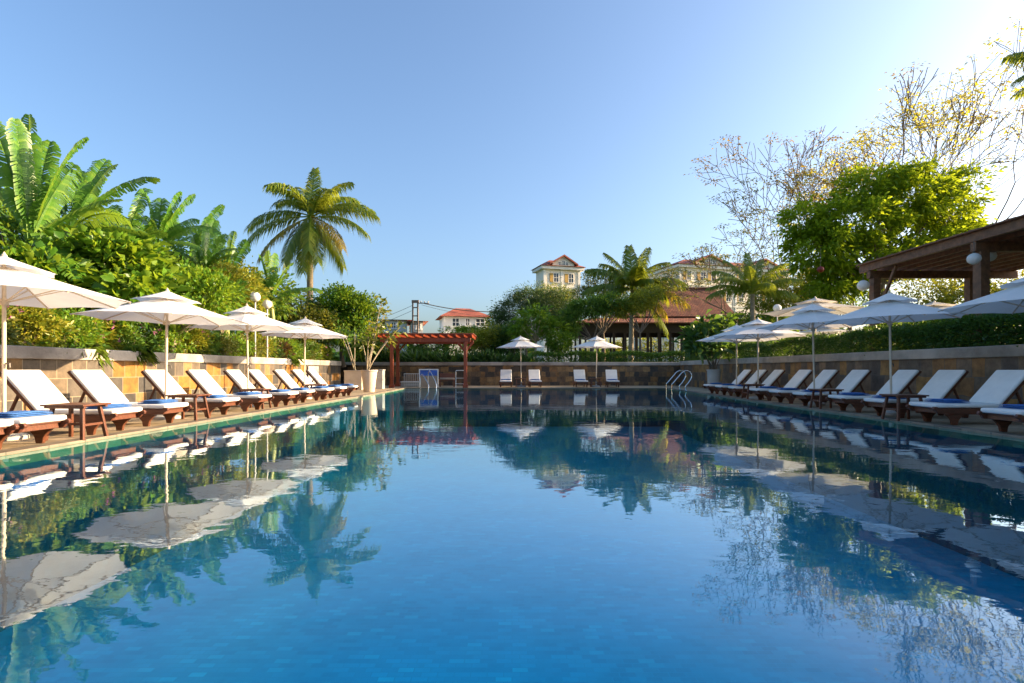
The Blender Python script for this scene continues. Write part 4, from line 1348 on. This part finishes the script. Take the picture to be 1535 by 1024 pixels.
def hedge(label, x0, x1, y0, y1, z0, z1, n, mat, L, name='clipped_hedge', base=None):
    root = thing(name, label, 'hedge', ((x0 + x1) / 2, (y0 + y1) / 2, z0))
    hx, hy, h = (x1 - x0) / 2, (y1 - y0) / 2, z1 - z0
    # leaves are set mostly near the clipped faces, thinner inside
    P = rng.random((n, 3)) * 2 - 1
    f = rng.integers(0, 5, n)
    d = 1 - 0.35 * rng.random(n) ** 2
    sgn = np.where(rng.random(n) < .5, -1, 1)
    w = np.array([hy * h, hx * h, hx * hy * 1.0])
    pick = rng.choice(3, n, p=w / w.sum())
    for ax in range(3):
        m = pick == ax
        P[m, ax] = (d * (sgn if ax < 2 else 1))[m]
    bump = 0.06 * np.sin(P[:, 0] * hx * 2.1) + 0.06 * np.sin(P[:, 1] * hy * 1.7 + 1) + 0.05 * rng.normal(size=n)
    W3 = np.stack([P[:, 0] * hx, P[:, 1] * hy, (P[:, 2] + 1) / 2 * h], 1)
    W3[:, 2] += bump * (P[:, 2] > .3)
    W3[:, 0] += rng.normal(size=n) * .04
    W3[:, 1] += rng.normal(size=n) * .04
    A = unit(np.stack([P[:, 0] / max(.3, hx) * .4, P[:, 1] / max(.3, hy) * .4, P[:, 2] * .4 + .3], 1) + rng.normal(size=(n, 3)) * .6)
    s = .6 + .8 * rng.random(n)
    V, T = leaf_arrays(W3, A, L * s, L * .45 * s, .15, .15, .4)
    np_mesh('foliage', V, T, M[mat], root)
    return root


hedge('clipped dark green hedge along the top of the right wall', 10.06, 10.85, 6.5, 31.0, GZ, 2.03, 62000, 'lf_dark', .085)
hedge('low green hedge on the far wall in front of the pavilion columns', 1.4, 11.4, 32.0, 32.9, GZ, 1.88, 16000, 'lf_mid', .11)
hedge('loose bright topped hedge behind the clipped right hedge', 10.95, 11.6, 8.0, 16.5, GZ, 2.25, 16000, 'lf_bright', .10)
s = shrub('bougainvillea', 'purple bougainvillea at the right end of the far wall', 11.6 * 1.0 - 0.1, 32.2, .6, .95, 'mid', None, GZ, 'shrub')
s.location = (*at(1060, 530, 32.2)[:2], GZ)
add_flowers(s, .62, .95, 'fl_purple', 90)
s = shrub('flowering_shrub', 'small reddish shrub beside the purple bougainvillea', 0, 0, .5, .7, 'red', None)
s.location = (*at(1078, 530, 32.1)[:2], GZ)

# ------------------------------------------------------------------ trees on the right
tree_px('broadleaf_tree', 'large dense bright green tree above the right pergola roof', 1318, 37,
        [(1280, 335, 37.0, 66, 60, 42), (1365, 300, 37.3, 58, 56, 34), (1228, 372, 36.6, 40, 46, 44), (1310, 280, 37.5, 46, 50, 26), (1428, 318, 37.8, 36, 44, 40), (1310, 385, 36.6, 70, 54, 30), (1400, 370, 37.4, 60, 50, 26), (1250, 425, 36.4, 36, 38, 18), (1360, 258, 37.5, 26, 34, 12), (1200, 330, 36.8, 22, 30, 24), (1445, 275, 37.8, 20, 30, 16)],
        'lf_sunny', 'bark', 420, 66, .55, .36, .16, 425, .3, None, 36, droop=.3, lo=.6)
GB = 'thin half bare trees on the right'


def bt(label, px, Y, py_top, seed, **k):
    x = (px - CX) / F * Y
    h = EYE + (HY - py_top) / F * Y - GZ
    q = Y / 33
    k['r'] = k['r'] * q
    return bare_tree(label, (x, Y, GZ), h, seed, group=GB, k=q, **k)


bt('half bare tree with brownish leaf tufts right of the bushy palm', 1125, 44, 335, 5, spread=.72, leafy=.5, lean=(-.26, 0), trunk_frac=.33, r=.12, mat='lf_olive', levels=5, up=.1, tuft=34)
bt('slim half bare tree in front of the right cream building', 1095, 48, 372, 12, spread=.7, leafy=.3, lean=(.05, 0), trunk_frac=.32, r=.10, mat='lf_olive', levels=5, up=.1)
bt('tall bare tree behind left side of the large green tree', 1215, 50, 195, 21, spread=.58, leafy=.3, lean=(-.10, 0), trunk_frac=.30, r=.16, levels=6, up=.15)
bt('bare tree leaning right above the large green tree', 1275, 52, 175, 33, spread=.52, leafy=.25, lean=(.05, 0), trunk_frac=.31, r=.16, levels=6, up=.15)
bt('half bare tree with thin forked trunk left of the large green tree', 1172, 46, 275, 44, spread=.6, leafy=.45, lean=(.0, 0), trunk_frac=.34, r=.12, mat='lf_olive', levels=5, up=.15)
bt('golden leaved thin tree standing tallest of the golden ones', 1512, 42, 92, 55, spread=.6, leafy=.9, lean=(-.06, 0), trunk_frac=.34, r=.2, mat='lf_gold', leafL=.2, levels=6, up=.1, tuft=15)
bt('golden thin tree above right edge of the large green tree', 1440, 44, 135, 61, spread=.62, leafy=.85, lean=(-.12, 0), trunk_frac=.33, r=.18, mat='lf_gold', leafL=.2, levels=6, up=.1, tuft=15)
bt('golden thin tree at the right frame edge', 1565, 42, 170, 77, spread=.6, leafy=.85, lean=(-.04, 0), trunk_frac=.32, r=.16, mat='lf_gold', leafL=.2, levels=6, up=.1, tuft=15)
GY = 'yellow lit trees behind the right terrace'
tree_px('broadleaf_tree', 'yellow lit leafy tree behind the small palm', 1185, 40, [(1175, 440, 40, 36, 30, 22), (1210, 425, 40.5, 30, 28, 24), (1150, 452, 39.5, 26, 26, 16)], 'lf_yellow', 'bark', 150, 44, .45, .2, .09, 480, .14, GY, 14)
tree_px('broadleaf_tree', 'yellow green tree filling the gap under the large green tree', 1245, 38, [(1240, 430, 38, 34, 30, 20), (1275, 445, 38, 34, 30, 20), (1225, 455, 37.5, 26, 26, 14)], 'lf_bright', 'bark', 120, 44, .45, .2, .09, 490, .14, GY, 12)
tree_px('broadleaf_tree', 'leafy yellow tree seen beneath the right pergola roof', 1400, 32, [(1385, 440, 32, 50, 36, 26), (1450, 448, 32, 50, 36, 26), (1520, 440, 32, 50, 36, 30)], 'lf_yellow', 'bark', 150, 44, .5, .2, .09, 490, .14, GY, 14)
tree_px('broadleaf_tree', 'low green bushes right of the pavilion beneath the small palm', 1125, 34, [(1105, 492, 34, 34, 24, 22), (1150, 490, 34.5, 34, 26, 20)], 'lf_mid', 'bark', 110, 50, .35, .17, .08, 525, .08, GY, 10)
tree_px('broadleaf_tree', 'dark leafy bush between pavilion and right corner', 1058, 34.4, [(1060, 500, 34.4, 24, 18, 20), (1085, 505, 34, 18, 16, 18)], 'lf_mid', 'bark', 70, 50, .3, .2, .09, 525, .07, GY, 8)
# far off woods on the horizon, all round
far = MB()
VT = []
for (x0, x1, yy, zt, n) in ((-160, 160, 150, 9, 9000), (-70, -22, 60, 9.0, 5200), (24, 80, 58, 7.5, 5200)):
    P = np.stack([rng.uniform(x0, x1, n), yy + rng.uniform(-6, 6, n), GZ + (zt - GZ) * rng.random(n) ** .7], 1)
    P[:, 2] *= .72 + .28 * np.sin(P[:, 0] * .23) * np.sin(P[:, 0] * .071 + 1)
    A = rng.normal(size=(n, 3)) + np.array([[0, 0, .3]])
    s = .7 + .6 * rng.random(n)
    k = yy / 60
    VT.append(leaf_arrays(P, A, 1.1 * k * s, .6 * k * s, .15, .2, .4))
V, T = join(VT)
tag(np_mesh('far_woods', V, T, M['lf_mid']), 'distant green woods along the horizon', 'woods', kind='stuff')

# ------------------------------------------------------------------ buildings
def px_x(px, Y): return (px - CX) / F * Y
def py_z(py, Y): return EYE + (HY - py) / F * Y


# tiled pavilion behind the far wall
PY = 54.0
x0, x1 = px_x(868, PY), px_x(1108, PY)
t = thing('garden_pavilion', 'dark columned pavilion with red brown tiled roof beyond the far wall', 'pavilion', ((x0 + x1) / 2, PY + 4, GZ))
cx, cy, cz = t.location
zE, zE2 = py_z(484, PY), py_z(471, PY)
rb = MB()


def hip(mb, xa, xb, ya, yb, za, xr0, xr1, yr, zr, th=0.09):
    o = [(xa, ya, za), (xb, ya, za), (xb, yb, za), (xa, yb, za), (xr0, yr, zr), (xr1, yr, zr)]
    lo = [(a, b, c - th) for a, b, c in o]
    mb.add([(a - cx, b - cy, c - cz) for a, b, c in o + lo],
           [(0, 1, 5, 4), (1, 2, 5), (2, 3, 4, 5), (3, 0, 4), (6, 10, 11, 7), (7, 11, 8), (8, 11, 10, 9), (9, 10, 6), (0, 6, 7, 1), (1, 7, 8, 2), (2, 8, 9, 3), (3, 9, 6, 0)])


ya, yb = PY - .6, PY + 9
ins = 1.3
# lower skirt roof: a ring sloping up to the upper roof's walls
lo = [(x0 - .5, ya, zE), (x1 + .5, ya, zE), (x1 + .5, yb, zE), (x0 - .5, yb, zE)]
up = [(x0 + ins, ya + ins + .5, zE + .62), (x1 - ins + .6, ya + ins + .5, zE + .62), (x1 - ins + .6, yb - ins, zE + .62), (x0 + ins, yb - ins, zE + .62)]
vs = [(a - cx, b - cy, c - cz) for a, b, c in lo + up] + [(a - cx, b - cy, c - cz - .1) for a, b, c in lo + up]
fs = []
for k in range(4):
    m = (k + 1) % 4
    fs += [(k, m, m + 4, k + 4), (k + 8, k + 12, m + 12, m + 8), (k, k + 8, m + 8, m)]
rb.add(vs, fs)
rb.build('lower_roof', M['roof_tile'], t)
u = MB()
hip(u, px_x(925, 55.5), px_x(1103, 55.5), 55.2, 64, zE + .80, px_x(965, 59) - .2, px_x(1072, 59), 59, py_z(433, 59))
u.build('upper_roof', M['roof_tile'], t)
rc = MB()
rc.tube([(px_x(965, 59) - .2 - cx, 59 - cy, py_z(433, 59) - cz + .05), (px_x(1072, 59) - cx, 59 - cy, py_z(433, 59) - cz + .05)], .13, 8)
rc.build('roof_ridge', M['roof_tile'], t)
w = MB().box(px_x(925, 55.5) + .7 - cx, px_x(1103, 55.5) - .7 - cx, 56 - cy, 63 - cy, zE + .5 - cz, zE + .9 - cz)
w.build('clerestory', M['dark_wood'], t)
bmm = MB().box(x0 - cx, x1 - cx, PY - .1 - cy, PY + .1 - cy, py_z(499, PY) - cz, zE - .02 - cz)
bmm.box(x0 - cx, x1 - cx, PY + 8.0 - cy, PY + 8.2 - cy, py_z(499, PY) - cz, zE - .02 - cz)
bmm.box(x0 - cx, x0 + .2 - cx, PY + .11 - cy, PY + 7.99 - cy, py_z(499, PY) - cz, zE - .02 - cz).box(x1 - .2 - cx, x1 - cx, PY + .11 - cy, PY + 7.99 - cy, py_z(499, PY) - cz, zE - .02 - cz)
bmm.build('beam', M['dark_wood'], t)
MB().box(x0 - .2 - cx, x1 + .2 - cx, PY - .3 - cy, PY + 8.4 - cy, -.1, .12).build('floor_slab', M['pot_grey'], t)
for row, n in ((0, 15), (4.0, 9), (8.1, 12)):
    for k in range(n):
        if row == 4.0 and k % 2: continue
        x = x0 + .1 + (x1 - x0 - .2) * k / (n - 1) + (0.22 if row and 0 < k < n - 1 else 0)
        w_ = .12 if row == 0 else .09
        MB().box(x - w_ - cx, x + w_ - cx, PY + row - .1 - cy, PY + row + .1 - cy, .12, py_z(499, PY) - cz + .01).build('column', M['dark_wood'], t)


def window(parent, x0, x1, z0, z1, y, glass='glass', frame='cream_trim', shut=None, sill=True):
    f = MB()
    d = .12
    f.box(x0 - d, x1 + d, y - .06, y + .02, z1, z1 + d).box(x0 - d, x0, y - .06, y + .02, z0, z1).box(x1, x1 + d, y - .06, y + .02, z0, z1)
    m = (x0 + x1) / 2
    f.box(m - .04, m + .04, y - .05, y + .0, z0, z1).box(x0, m - .04, y - .045, y, (z0 + z1) / 2 - .035, (z0 + z1) / 2 + .035).box(m + .04, x1, y - .045, y, (z0 + z1) / 2 - .035, (z0 + z1) / 2 + .035)
    if sill: f.box(x0 - d - .1, x1 + d + .1, y - .2, y + .02, z0 - .14, z0)
    w = f.build('window', M[frame], parent)
    MB().box(x0, x1, y - .01, y + .015, z0, z1).build('pane', M[glass], w)
    if shut:
        s = MB().box(x0 - d - .75, x0 - d - .06, y - .06, y - .004, z0, z1)
        s.build('shutter', M[shut], w)
    return w


def hotel(label, px0, px1, Y, py_eave, py_ridge, depth, gables, wins, rowh=3.6, rows=3, mat='cream_wall', roof_over=.9):
    xa, xb = px_x(px0, Y), px_x(px1, Y)
    t = thing('hotel_building', label, 'building', ((xa + xb) / 2, Y, GZ), 0, 'cream hotel buildings far behind')
    t.rotation_euler.z = R(16)
    cx, cz = t.location.x, GZ
    zE = py_z(py_eave, Y) - cz
    xa -= cx; xb -= cx
    MB().box(xa, xb, 0, depth, -.5, zE).build('wall', M[mat], t)
    zr = py_z(py_ridge, Y) - cz
    r = MB()
    o = roof_over
    inset = min((xb - xa) * .32, 3.5)
    zr = py_z(py_ridge, Y + 3.5) - cz
    vs = [(xa - o, -o, zE + .25), (xb + o, -o, zE + .25), (xb + o, depth + o, zE + .25), (xa - o, depth + o, zE + .25), (xa + inset, 3.5, zr), (xb - inset, 3.5, zr)]
    r.add(vs, [(0, 1, 5, 4), (1, 2, 5), (2, 3, 4, 5), (3, 0, 4), (3, 2, 1, 0)])
    rf = r.build('roof', M['roof_far'], t)
    c = MB().box(xa - o * .7, xb + o * .7, -o * .7, depth + o * .7, zE - .35, zE + .18)
    c.build('cornice', M['cream_trim'], t)
    for gpx, gw, gpy in gables:
        gx = px_x(gpx, Y) - cx
        w2 = gw / F * Y / 2
        gz = py_z(gpy, Y) - cz
        g = MB().prism([(gx - w2, zE + .181), (gx + w2, zE + .181), (gx + w2, zE + .8), (gx, gz - .35), (gx - w2, zE + .8)], -o * .7, depth * .4)
        gg = g.build('gable', M[mat], t)
        rr = MB()
        for s in (-1, 1):
            rr.prism([(gx, gz), (gx + s * (w2 + .7), zE + .75), (gx + s * (w2 + .7), zE + .45), (gx, gz - .33)][::s], -o * .7 - .5, depth * .42)
        rr.build('gable_roof', M['roof_far'], t)
        ww = min(.42, w2 * .15)
        for dx in (-2.1, 0, 2.1):
            window(gg, gx + dx * ww - ww * .75, gx + dx * ww + ww * .75, zE + .5, zE + .5 + (1.0 if dx == 0 else .7) * min(1, w2 / 3), -o * .7 - .02, sill=False)
    for rw in range(rows):
        for wpx, wid in wins:
            wx = px_x(wpx, Y) - cx
            ww = wid / F * Y / 2
            z1 = zE - 1.1 - rw * rowh
            window(t, wx - ww, wx + ww, z1 - 1.7, z1, -.03, shut='shutter')
        b = MB()
        zb = zE - 1.1 - 1.7 - .9 - rw * rowh
        b.box(xa - .12, xb + .12, -.12, depth + .1, zb - .28, zb)
        b.build('string_course', M['cream_trim'], t)
    for x in (xa + .25, (xa + xb) / 2, xb - .25):
        MB().box(x - .25, x + .25, -.10, -.005, 0, zE - .36).build('pilaster', M['cream_trim'], t)
    return t


hotel('narrow cream hotel front with one red roofed gable, left of the bushy palm', 813, 872, 105, 402, 391, 4.5, [(843, 34, 383)], [(833, 7), (857, 7)], 3.6, 3)
hotel('wide cream hotel building with red roof behind the small palm', 1006, 1200, 110, 403, 393, 20, [(1055, 46, 385), (1150, 50, 386)], [(1022, 6), (1046, 7), (1064, 7), (1090, 7), (1112, 7), (1140, 7), (1160, 7), (1184, 7)], 4.0, 3)


def house(label, px0, px1, Y, py_eave, py_ridge, depth, ridge, wins, mat='white_wall', base_z=GZ, group='small white houses far behind the pergola'):
    xa, xb = px_x(px0, Y), px_x(px1, Y)
    t = thing('house', label, 'house', ((xa + xb) / 2, Y, GZ), R(14), group)
    cx = t.location.x
    zE, zr = py_z(py_eave, Y) - GZ, py_z(py_ridge, Y) - GZ
    xa -= cx; xb -= cx
    MB().box(xa, xb, 0, depth, -.5, zE).build('wall', M[mat], t)
    r = MB()
    o = .6
    ra, rb_ = px_x(ridge[0], Y + depth / 2) - cx, px_x(ridge[1], Y + depth / 2) - cx
    r.add([(xa - o, -o, zE + .02), (xb + o, -o, zE + .02), (xb + o, depth + o, zE + .02), (xa - o, depth + o, zE + .02), (ra, depth / 2, zr), (rb_, depth / 2, zr)], [(0, 1, 5, 4), (1, 2, 5), (2, 3, 4, 5), (3, 0, 4), (3, 2, 1, 0)])
    r.build('roof', M['roof_far'], t)
    for wpx, wid, pa, pb_ in wins:
        wx = px_x(wpx, Y) - cx
        ww = wid / F * Y / 2
        window(t, wx - ww, wx + ww, py_z(pb_, Y) - GZ, py_z(pa, Y) - GZ, -.03, frame='white_paint')
    return t


house('white house with red hipped roof and loggia right above the red pergola', 666, 732, 70, 475, 459, 5.5, (690, 712), [(683, 9, 478, 489), (720, 12, 478, 488), (701, 5, 478, 488)])
house('small white flat roofed house left of the utility pole', 578, 610, 62, 480, 477, 6, (584, 604), [(590, 5, 484, 492)])
house('smallest white house just right of the utility pole', 618, 634, 60, 482, 479, 6, (622, 630), [(627, 4, 485, 493)])
house('low house with orange red roof half hidden behind the golden bush', 735, 790, 55, 500, 490, 7, (748, 778), [(760, 8, 505, 512)], 'cream_wall')
# ivy mass on the loggia terrace
tree_px('broadleaf_tree', 'clipped yellow green creeper covering terrace below the white house', 700, 52, [(690, 497, 52, 28, 14, 6), (715, 499, 52, 24, 14, 7), (735, 480, 53, 5, 6, 13), (700, 508, 59, 36, 14, 10)], 'lf_bright', 'bark', 120, 50, .3, .2, .09, 520, .08, GC, 6)
tree_px('broadleaf_tree', 'olive shrubs behind the lilies below the white house', 640, 46, [(600, 515, 46, 40, 14, 14), (650, 518, 46, 40, 14, 12), (690, 515, 46, 30, 14, 14)], 'lf_mid', 'bark', 120, 50, .35, .2, .09, 525, .08, GC, 8)

tree_px('broadleaf_tree', 'low sunlit bushes seen through the pavilion columns', 960, 76, [(900, 520, 76, 40, 16, 14), (960, 522, 76, 44, 16, 16), (1020, 520, 76, 40, 16, 18), (1075, 515, 76, 40, 16, 20)], 'lf_yellow', 'bark', 120, 40, .6, .35, .16, 525, .1, GC, 8)

M['pole_brown'] = simple('pole_brown', (0.24, 0.16, 0.11), 0.7, 3, 0.25)
# utility pole and cables
UY = 58.0
ub = at(622.5, 520, UY)
t = thing('utility_pole', 'twin post utility pole carrying cables above the red pergola', 'utility pole', (ub.x, UY, GZ))
zt = py_z(450, UY) - GZ
for s in (-1, 1):
    MB().box(.27 * s - .075, .27 * s + .075, -.08, .08, 0, zt - .3).build('post', M['pole_brown'], t)
cr = MB().box(-.38, .40, -.10, .10, zt - .3, zt).box(.36, 1.5, -.05, .05, zt - .38, zt - .31)
for k in range(7):
    cr.box(-.19, .19, -.03, .03, 1 + k * .9, 1.12 + k * .9)
cr.build('crossarm', M['pole_brown'], t)
ins_ = MB()
for x in (.6, 1.0, 1.4):
    ins_.lathe([(.05, 0), (.08, .06), (.05, .12), (.07, .18), (.02, .22)], 8, (x, 0, zt - .31))
ins_.build('insulator', M['pot_grey'], t)
for lab, a, b_, sagv, rad in (('thick twin power cable running right from the utility pole', (632, 454), (780, 465), .5, .05), ('thin power cable running left from the utility pole', (618, 458), (440, 500), .8, .02), ('lower thin cable left of the utility pole carrying a small box', (617, 466), (430, 512), .8, .02), ('thin lower cable running right from the utility pole', (632, 457), (790, 472), .6, .018)):
    p, q = at(*a, UY), at(*b_, UY + 4)
    pts = curve_pts(p, q, (0, 0, -sagv), 14)
    tag(MB().tube(pts, rad, 5).build('power_cable', M['metal_dark'], None, True), lab, 'cable', 'power cables at the utility pole')

# ------------------------------------------------------------------ right terrace: timber pergola, lanterns, lamps, canopies
t = thing('timber_pergola', 'brown timber terrace roof on posts at the upper right', 'pergola', (12.6, 11, GZ))
ox, oy = 12.6, 11.0
ZR = 4.02  # near roof bays run on out of view, added to shade the pool floor
MB().box(15.35 - ox, 15.6 - ox, -6.2 - oy, 15.6 - oy, 0, ZR - GZ + .1).build('added_shade_wall', M['cream_wall'], t)  # unseen wall added under the roof to keep sun off the pool floor
for x, y in ((10.95, 16.1), (10.95, 12.45), (10.95, 8.6), (10.95, 4.0), (10.95, -0.6), (10.95, -5.2), (13.75, 16.0), (13.75, 12.4), (14.6, 8.6)):
    MB().box(x - ox - .11, x - ox + .11, y - oy - .11, y - oy + .11, 0, ZR - GZ - .32).box(x - ox - .15, x - ox + .15, y - oy - .15, y - oy + .15, 0, .3).build('post', M['brown_wood'], t, bevel=.01)
for y in (16.1, 12.45, 8.6, 4.0, -0.6, -5.2):
    MB().box(10.75 - ox, 15.2 - ox, y - oy - .08, y - oy + .08, ZR - GZ - .32, ZR - GZ - .10).build('beam', M['brown_wood'], t, bevel=.01)
for x in (10.78, 15.1):
    MB().box(x - ox - .05, x - ox + .05, -6.0 - oy, 16.5 - oy, ZR - GZ - .099, ZR - GZ + .12).build('fascia', M['brown_wood'], t, bevel=.008)
for k in range(9):
    x = 11.3 + k * .45
    MB().box(x - ox - .035, x - ox + .035, -5.98 - oy, 16.48 - oy, ZR - GZ - .098, ZR - GZ + .03).build('rafter', M['brown_wood'], t)
sl = MB()
yy = -6.0
k = 0
while yy < 16.5:
    sl.box(10.62 - ox, 15.3 - ox, yy - oy, yy + .135 - oy, ZR - GZ + .122, ZR - GZ + .15 + .006 * (k % 3))
    yy += .15
    k += 1
sl.build('plank_roof', M['brown_wood'], t)
MB().bar((10.95 - ox, 15.99 - oy, 2.2 - GZ + .4), (10.95 - ox, 15.2 - oy, ZR - GZ - .1), .07, .08).build('brace', M['brown_wood'], t)


def lantern(name, label, loc, r, mat, group, drop=.25, squash=.95):
    t = thing(name, label, 'lantern', loc, 0, group)
    b = MB()
    pr = []
    n = 14
    for i in range(n + 1):
        a = math.pi * i / n
        pr.append((max(.012, r * math.sin(a)) * (1 + .02 * (i % 2)), -r * squash * math.cos(a)))
    b.lathe(pr, 20, (0, 0, 0), False)
    b.build('shade', M[mat], t, True, autosmooth=False)
    MB().tube([(0, 0, r * squash), (0, 0, r * squash + drop)], .008, 5).lathe([(.03, r * squash - .01), (.03, r * squash + .02)], 8).build('cord', M['metal_dark'], t)
    return t


lp = at(1460, 388, 12.2)
lantern('paper_lantern', 'white round lantern hanging at the front post of the timber terrace roof', lp, .135, 'globe', 'round white lanterns under the terrace roof', ZR - .1 - lp.z - .128)
lp = at(1294, 428, 16.1)
lantern('paper_lantern', 'white round lantern at the far corner post of the timber terrace roof', lp, .165, 'globe', 'round white lanterns under the terrace roof', ZR - .1 - lp.z - .157)
lp = at(1484, 384, 12.7)
lantern('paper_lantern', 'cream lantern half hidden behind front post of the timber terrace roof', lp, .13, 'globe', 'round white lanterns under the terrace roof', ZR - .1 - lp.z - .1235)
lp = at(1230, 404, 34)
lantern('red_lantern', 'small round red lantern hanging in the large green tree', lp, .21, 'red_paint', None, 1.2)


def globe_lamp(label, px, py, Y, r):
    p = at(px, py, Y)
    t = thing('globe_lamp', label, 'garden lamp', (p.x, Y, GZ), 0, 'white globe garden lamps')
    h = p.z - GZ
    MB().tube([(0, 0, 0), (0, 0, h - r * .9)], .03, 8).lathe([(.07, 0), (.07, .04), (.03, .06)], 12).build('post', M['pole_grey'], t, True)
    MB().lathe([(.05, h - r - .02), (.06, h - r * .86)], 12).build('collar', M['metal_dark'], t)
    MB().ball((0, 0, h), r, 24).build('globe', M['globe'], t, True, autosmooth=False)


globe_lamp('higher of two white globe lamps above the third left umbrella', 382.5, 445, 19.5, .18)
globe_lamp('lower white globe lamp right of its twin above the left umbrellas', 400.5, 456, 20.3, .17)
globe_lamp('white globe lamp beside the beige terrace canopies on the right', 1165, 462, 23.5, .17)

# beige market canopies of the terrace
cu0 = None
for i, (px, py, Y, sc, lab) in enumerate(((1222, 446, 19.0, 1.25, 'large beige terrace canopy seen above the right umbrellas'), (1234, 488, 22.5, 1.15, 'low beige terrace canopy behind the second nearest right umbrella'), (1400, 452, 18.5, 1.25, 'beige terrace canopy beneath the timber roof'))):
    p = at(px, py, Y)
    hgt = p.z - GZ
    o = dup(u0, (p.x, Y, GZ), .2 * i, lab, 'beige terrace canopies', (sc, sc, hgt / 2.72))
    for ch in o.children:
        if ch.name.startswith('canopy'):
            for q in [ch] + list(ch.children):
                q.data = q.data.copy()
                q.data.materials[0] = M['canvas_beige']

# ------------------------------------------------------------------ light, sky, camera
AZ, EL = R(SUN_AZ), R(SUN_EL)
d = Vector((math.sin(AZ) * math.cos(EL), math.cos(AZ) * math.cos(EL), math.sin(EL)))
sl_ = bpy.data.lights.new('sun', 'SUN')
sl_.energy = SUN
sl_.angle = R(0.6)
sl_.color = SUNCOL
so = bpy.data.objects.new('sun', sl_)
so.rotation_euler = d.to_track_quat('Z', 'Y').to_euler()
so.location = (30, 30, 30)
col.objects.link(so)
w = bpy.data.worlds.new('World')
scene.world = w
w.use_nodes = True
wt_ = w.node_tree
bg = wt_.nodes['Background']
sky = wt_.nodes.new('ShaderNodeTexSky')
sky.sky_type = 'NISHITA'
sky.sun_disc = False
sky.sun_elevation = EL
sky.sun_rotation = AZ
sky.air_density = SKY_AIR
sky.dust_density = SKY_DUST
sky.ozone_density = SKY_OZ
wt_.links.new(sky.outputs[0], bg.inputs[0])
bg.inputs[1].default_value = SKY
cam = bpy.data.cameras.new('camera')
cam.sensor_width = 36
cam.lens = F / 1535 * 36
cam.shift_y = (HY - 512) / 1535
cam.shift_x = 0
cam.clip_end = 6000
cam.clip_start = 0.05
co = bpy.data.objects.new('camera', cam)
co.location = (0, 0, EYE)
co.rotation_euler = (R(90), 0, 0)
col.objects.link(co)
scene.camera = co
scene.view_settings.view_transform = 'Standard'
scene.view_settings.look = 'None'
scene.view_settings.gamma = 1
scene.view_settings.use_curve_mapping = False
scene.view_settings.exposure = EXPO
c = scene.cycles
c.max_bounces = 10
c.transparent_max_bounces = 16
c.transmission_bounces = 6
c.diffuse_bounces = 3
c.glossy_bounces = 4
c.use_denoising = True
c.caustics_reflective = False
c.caustics_refractive = False
c.sample_clamp_indirect = 6
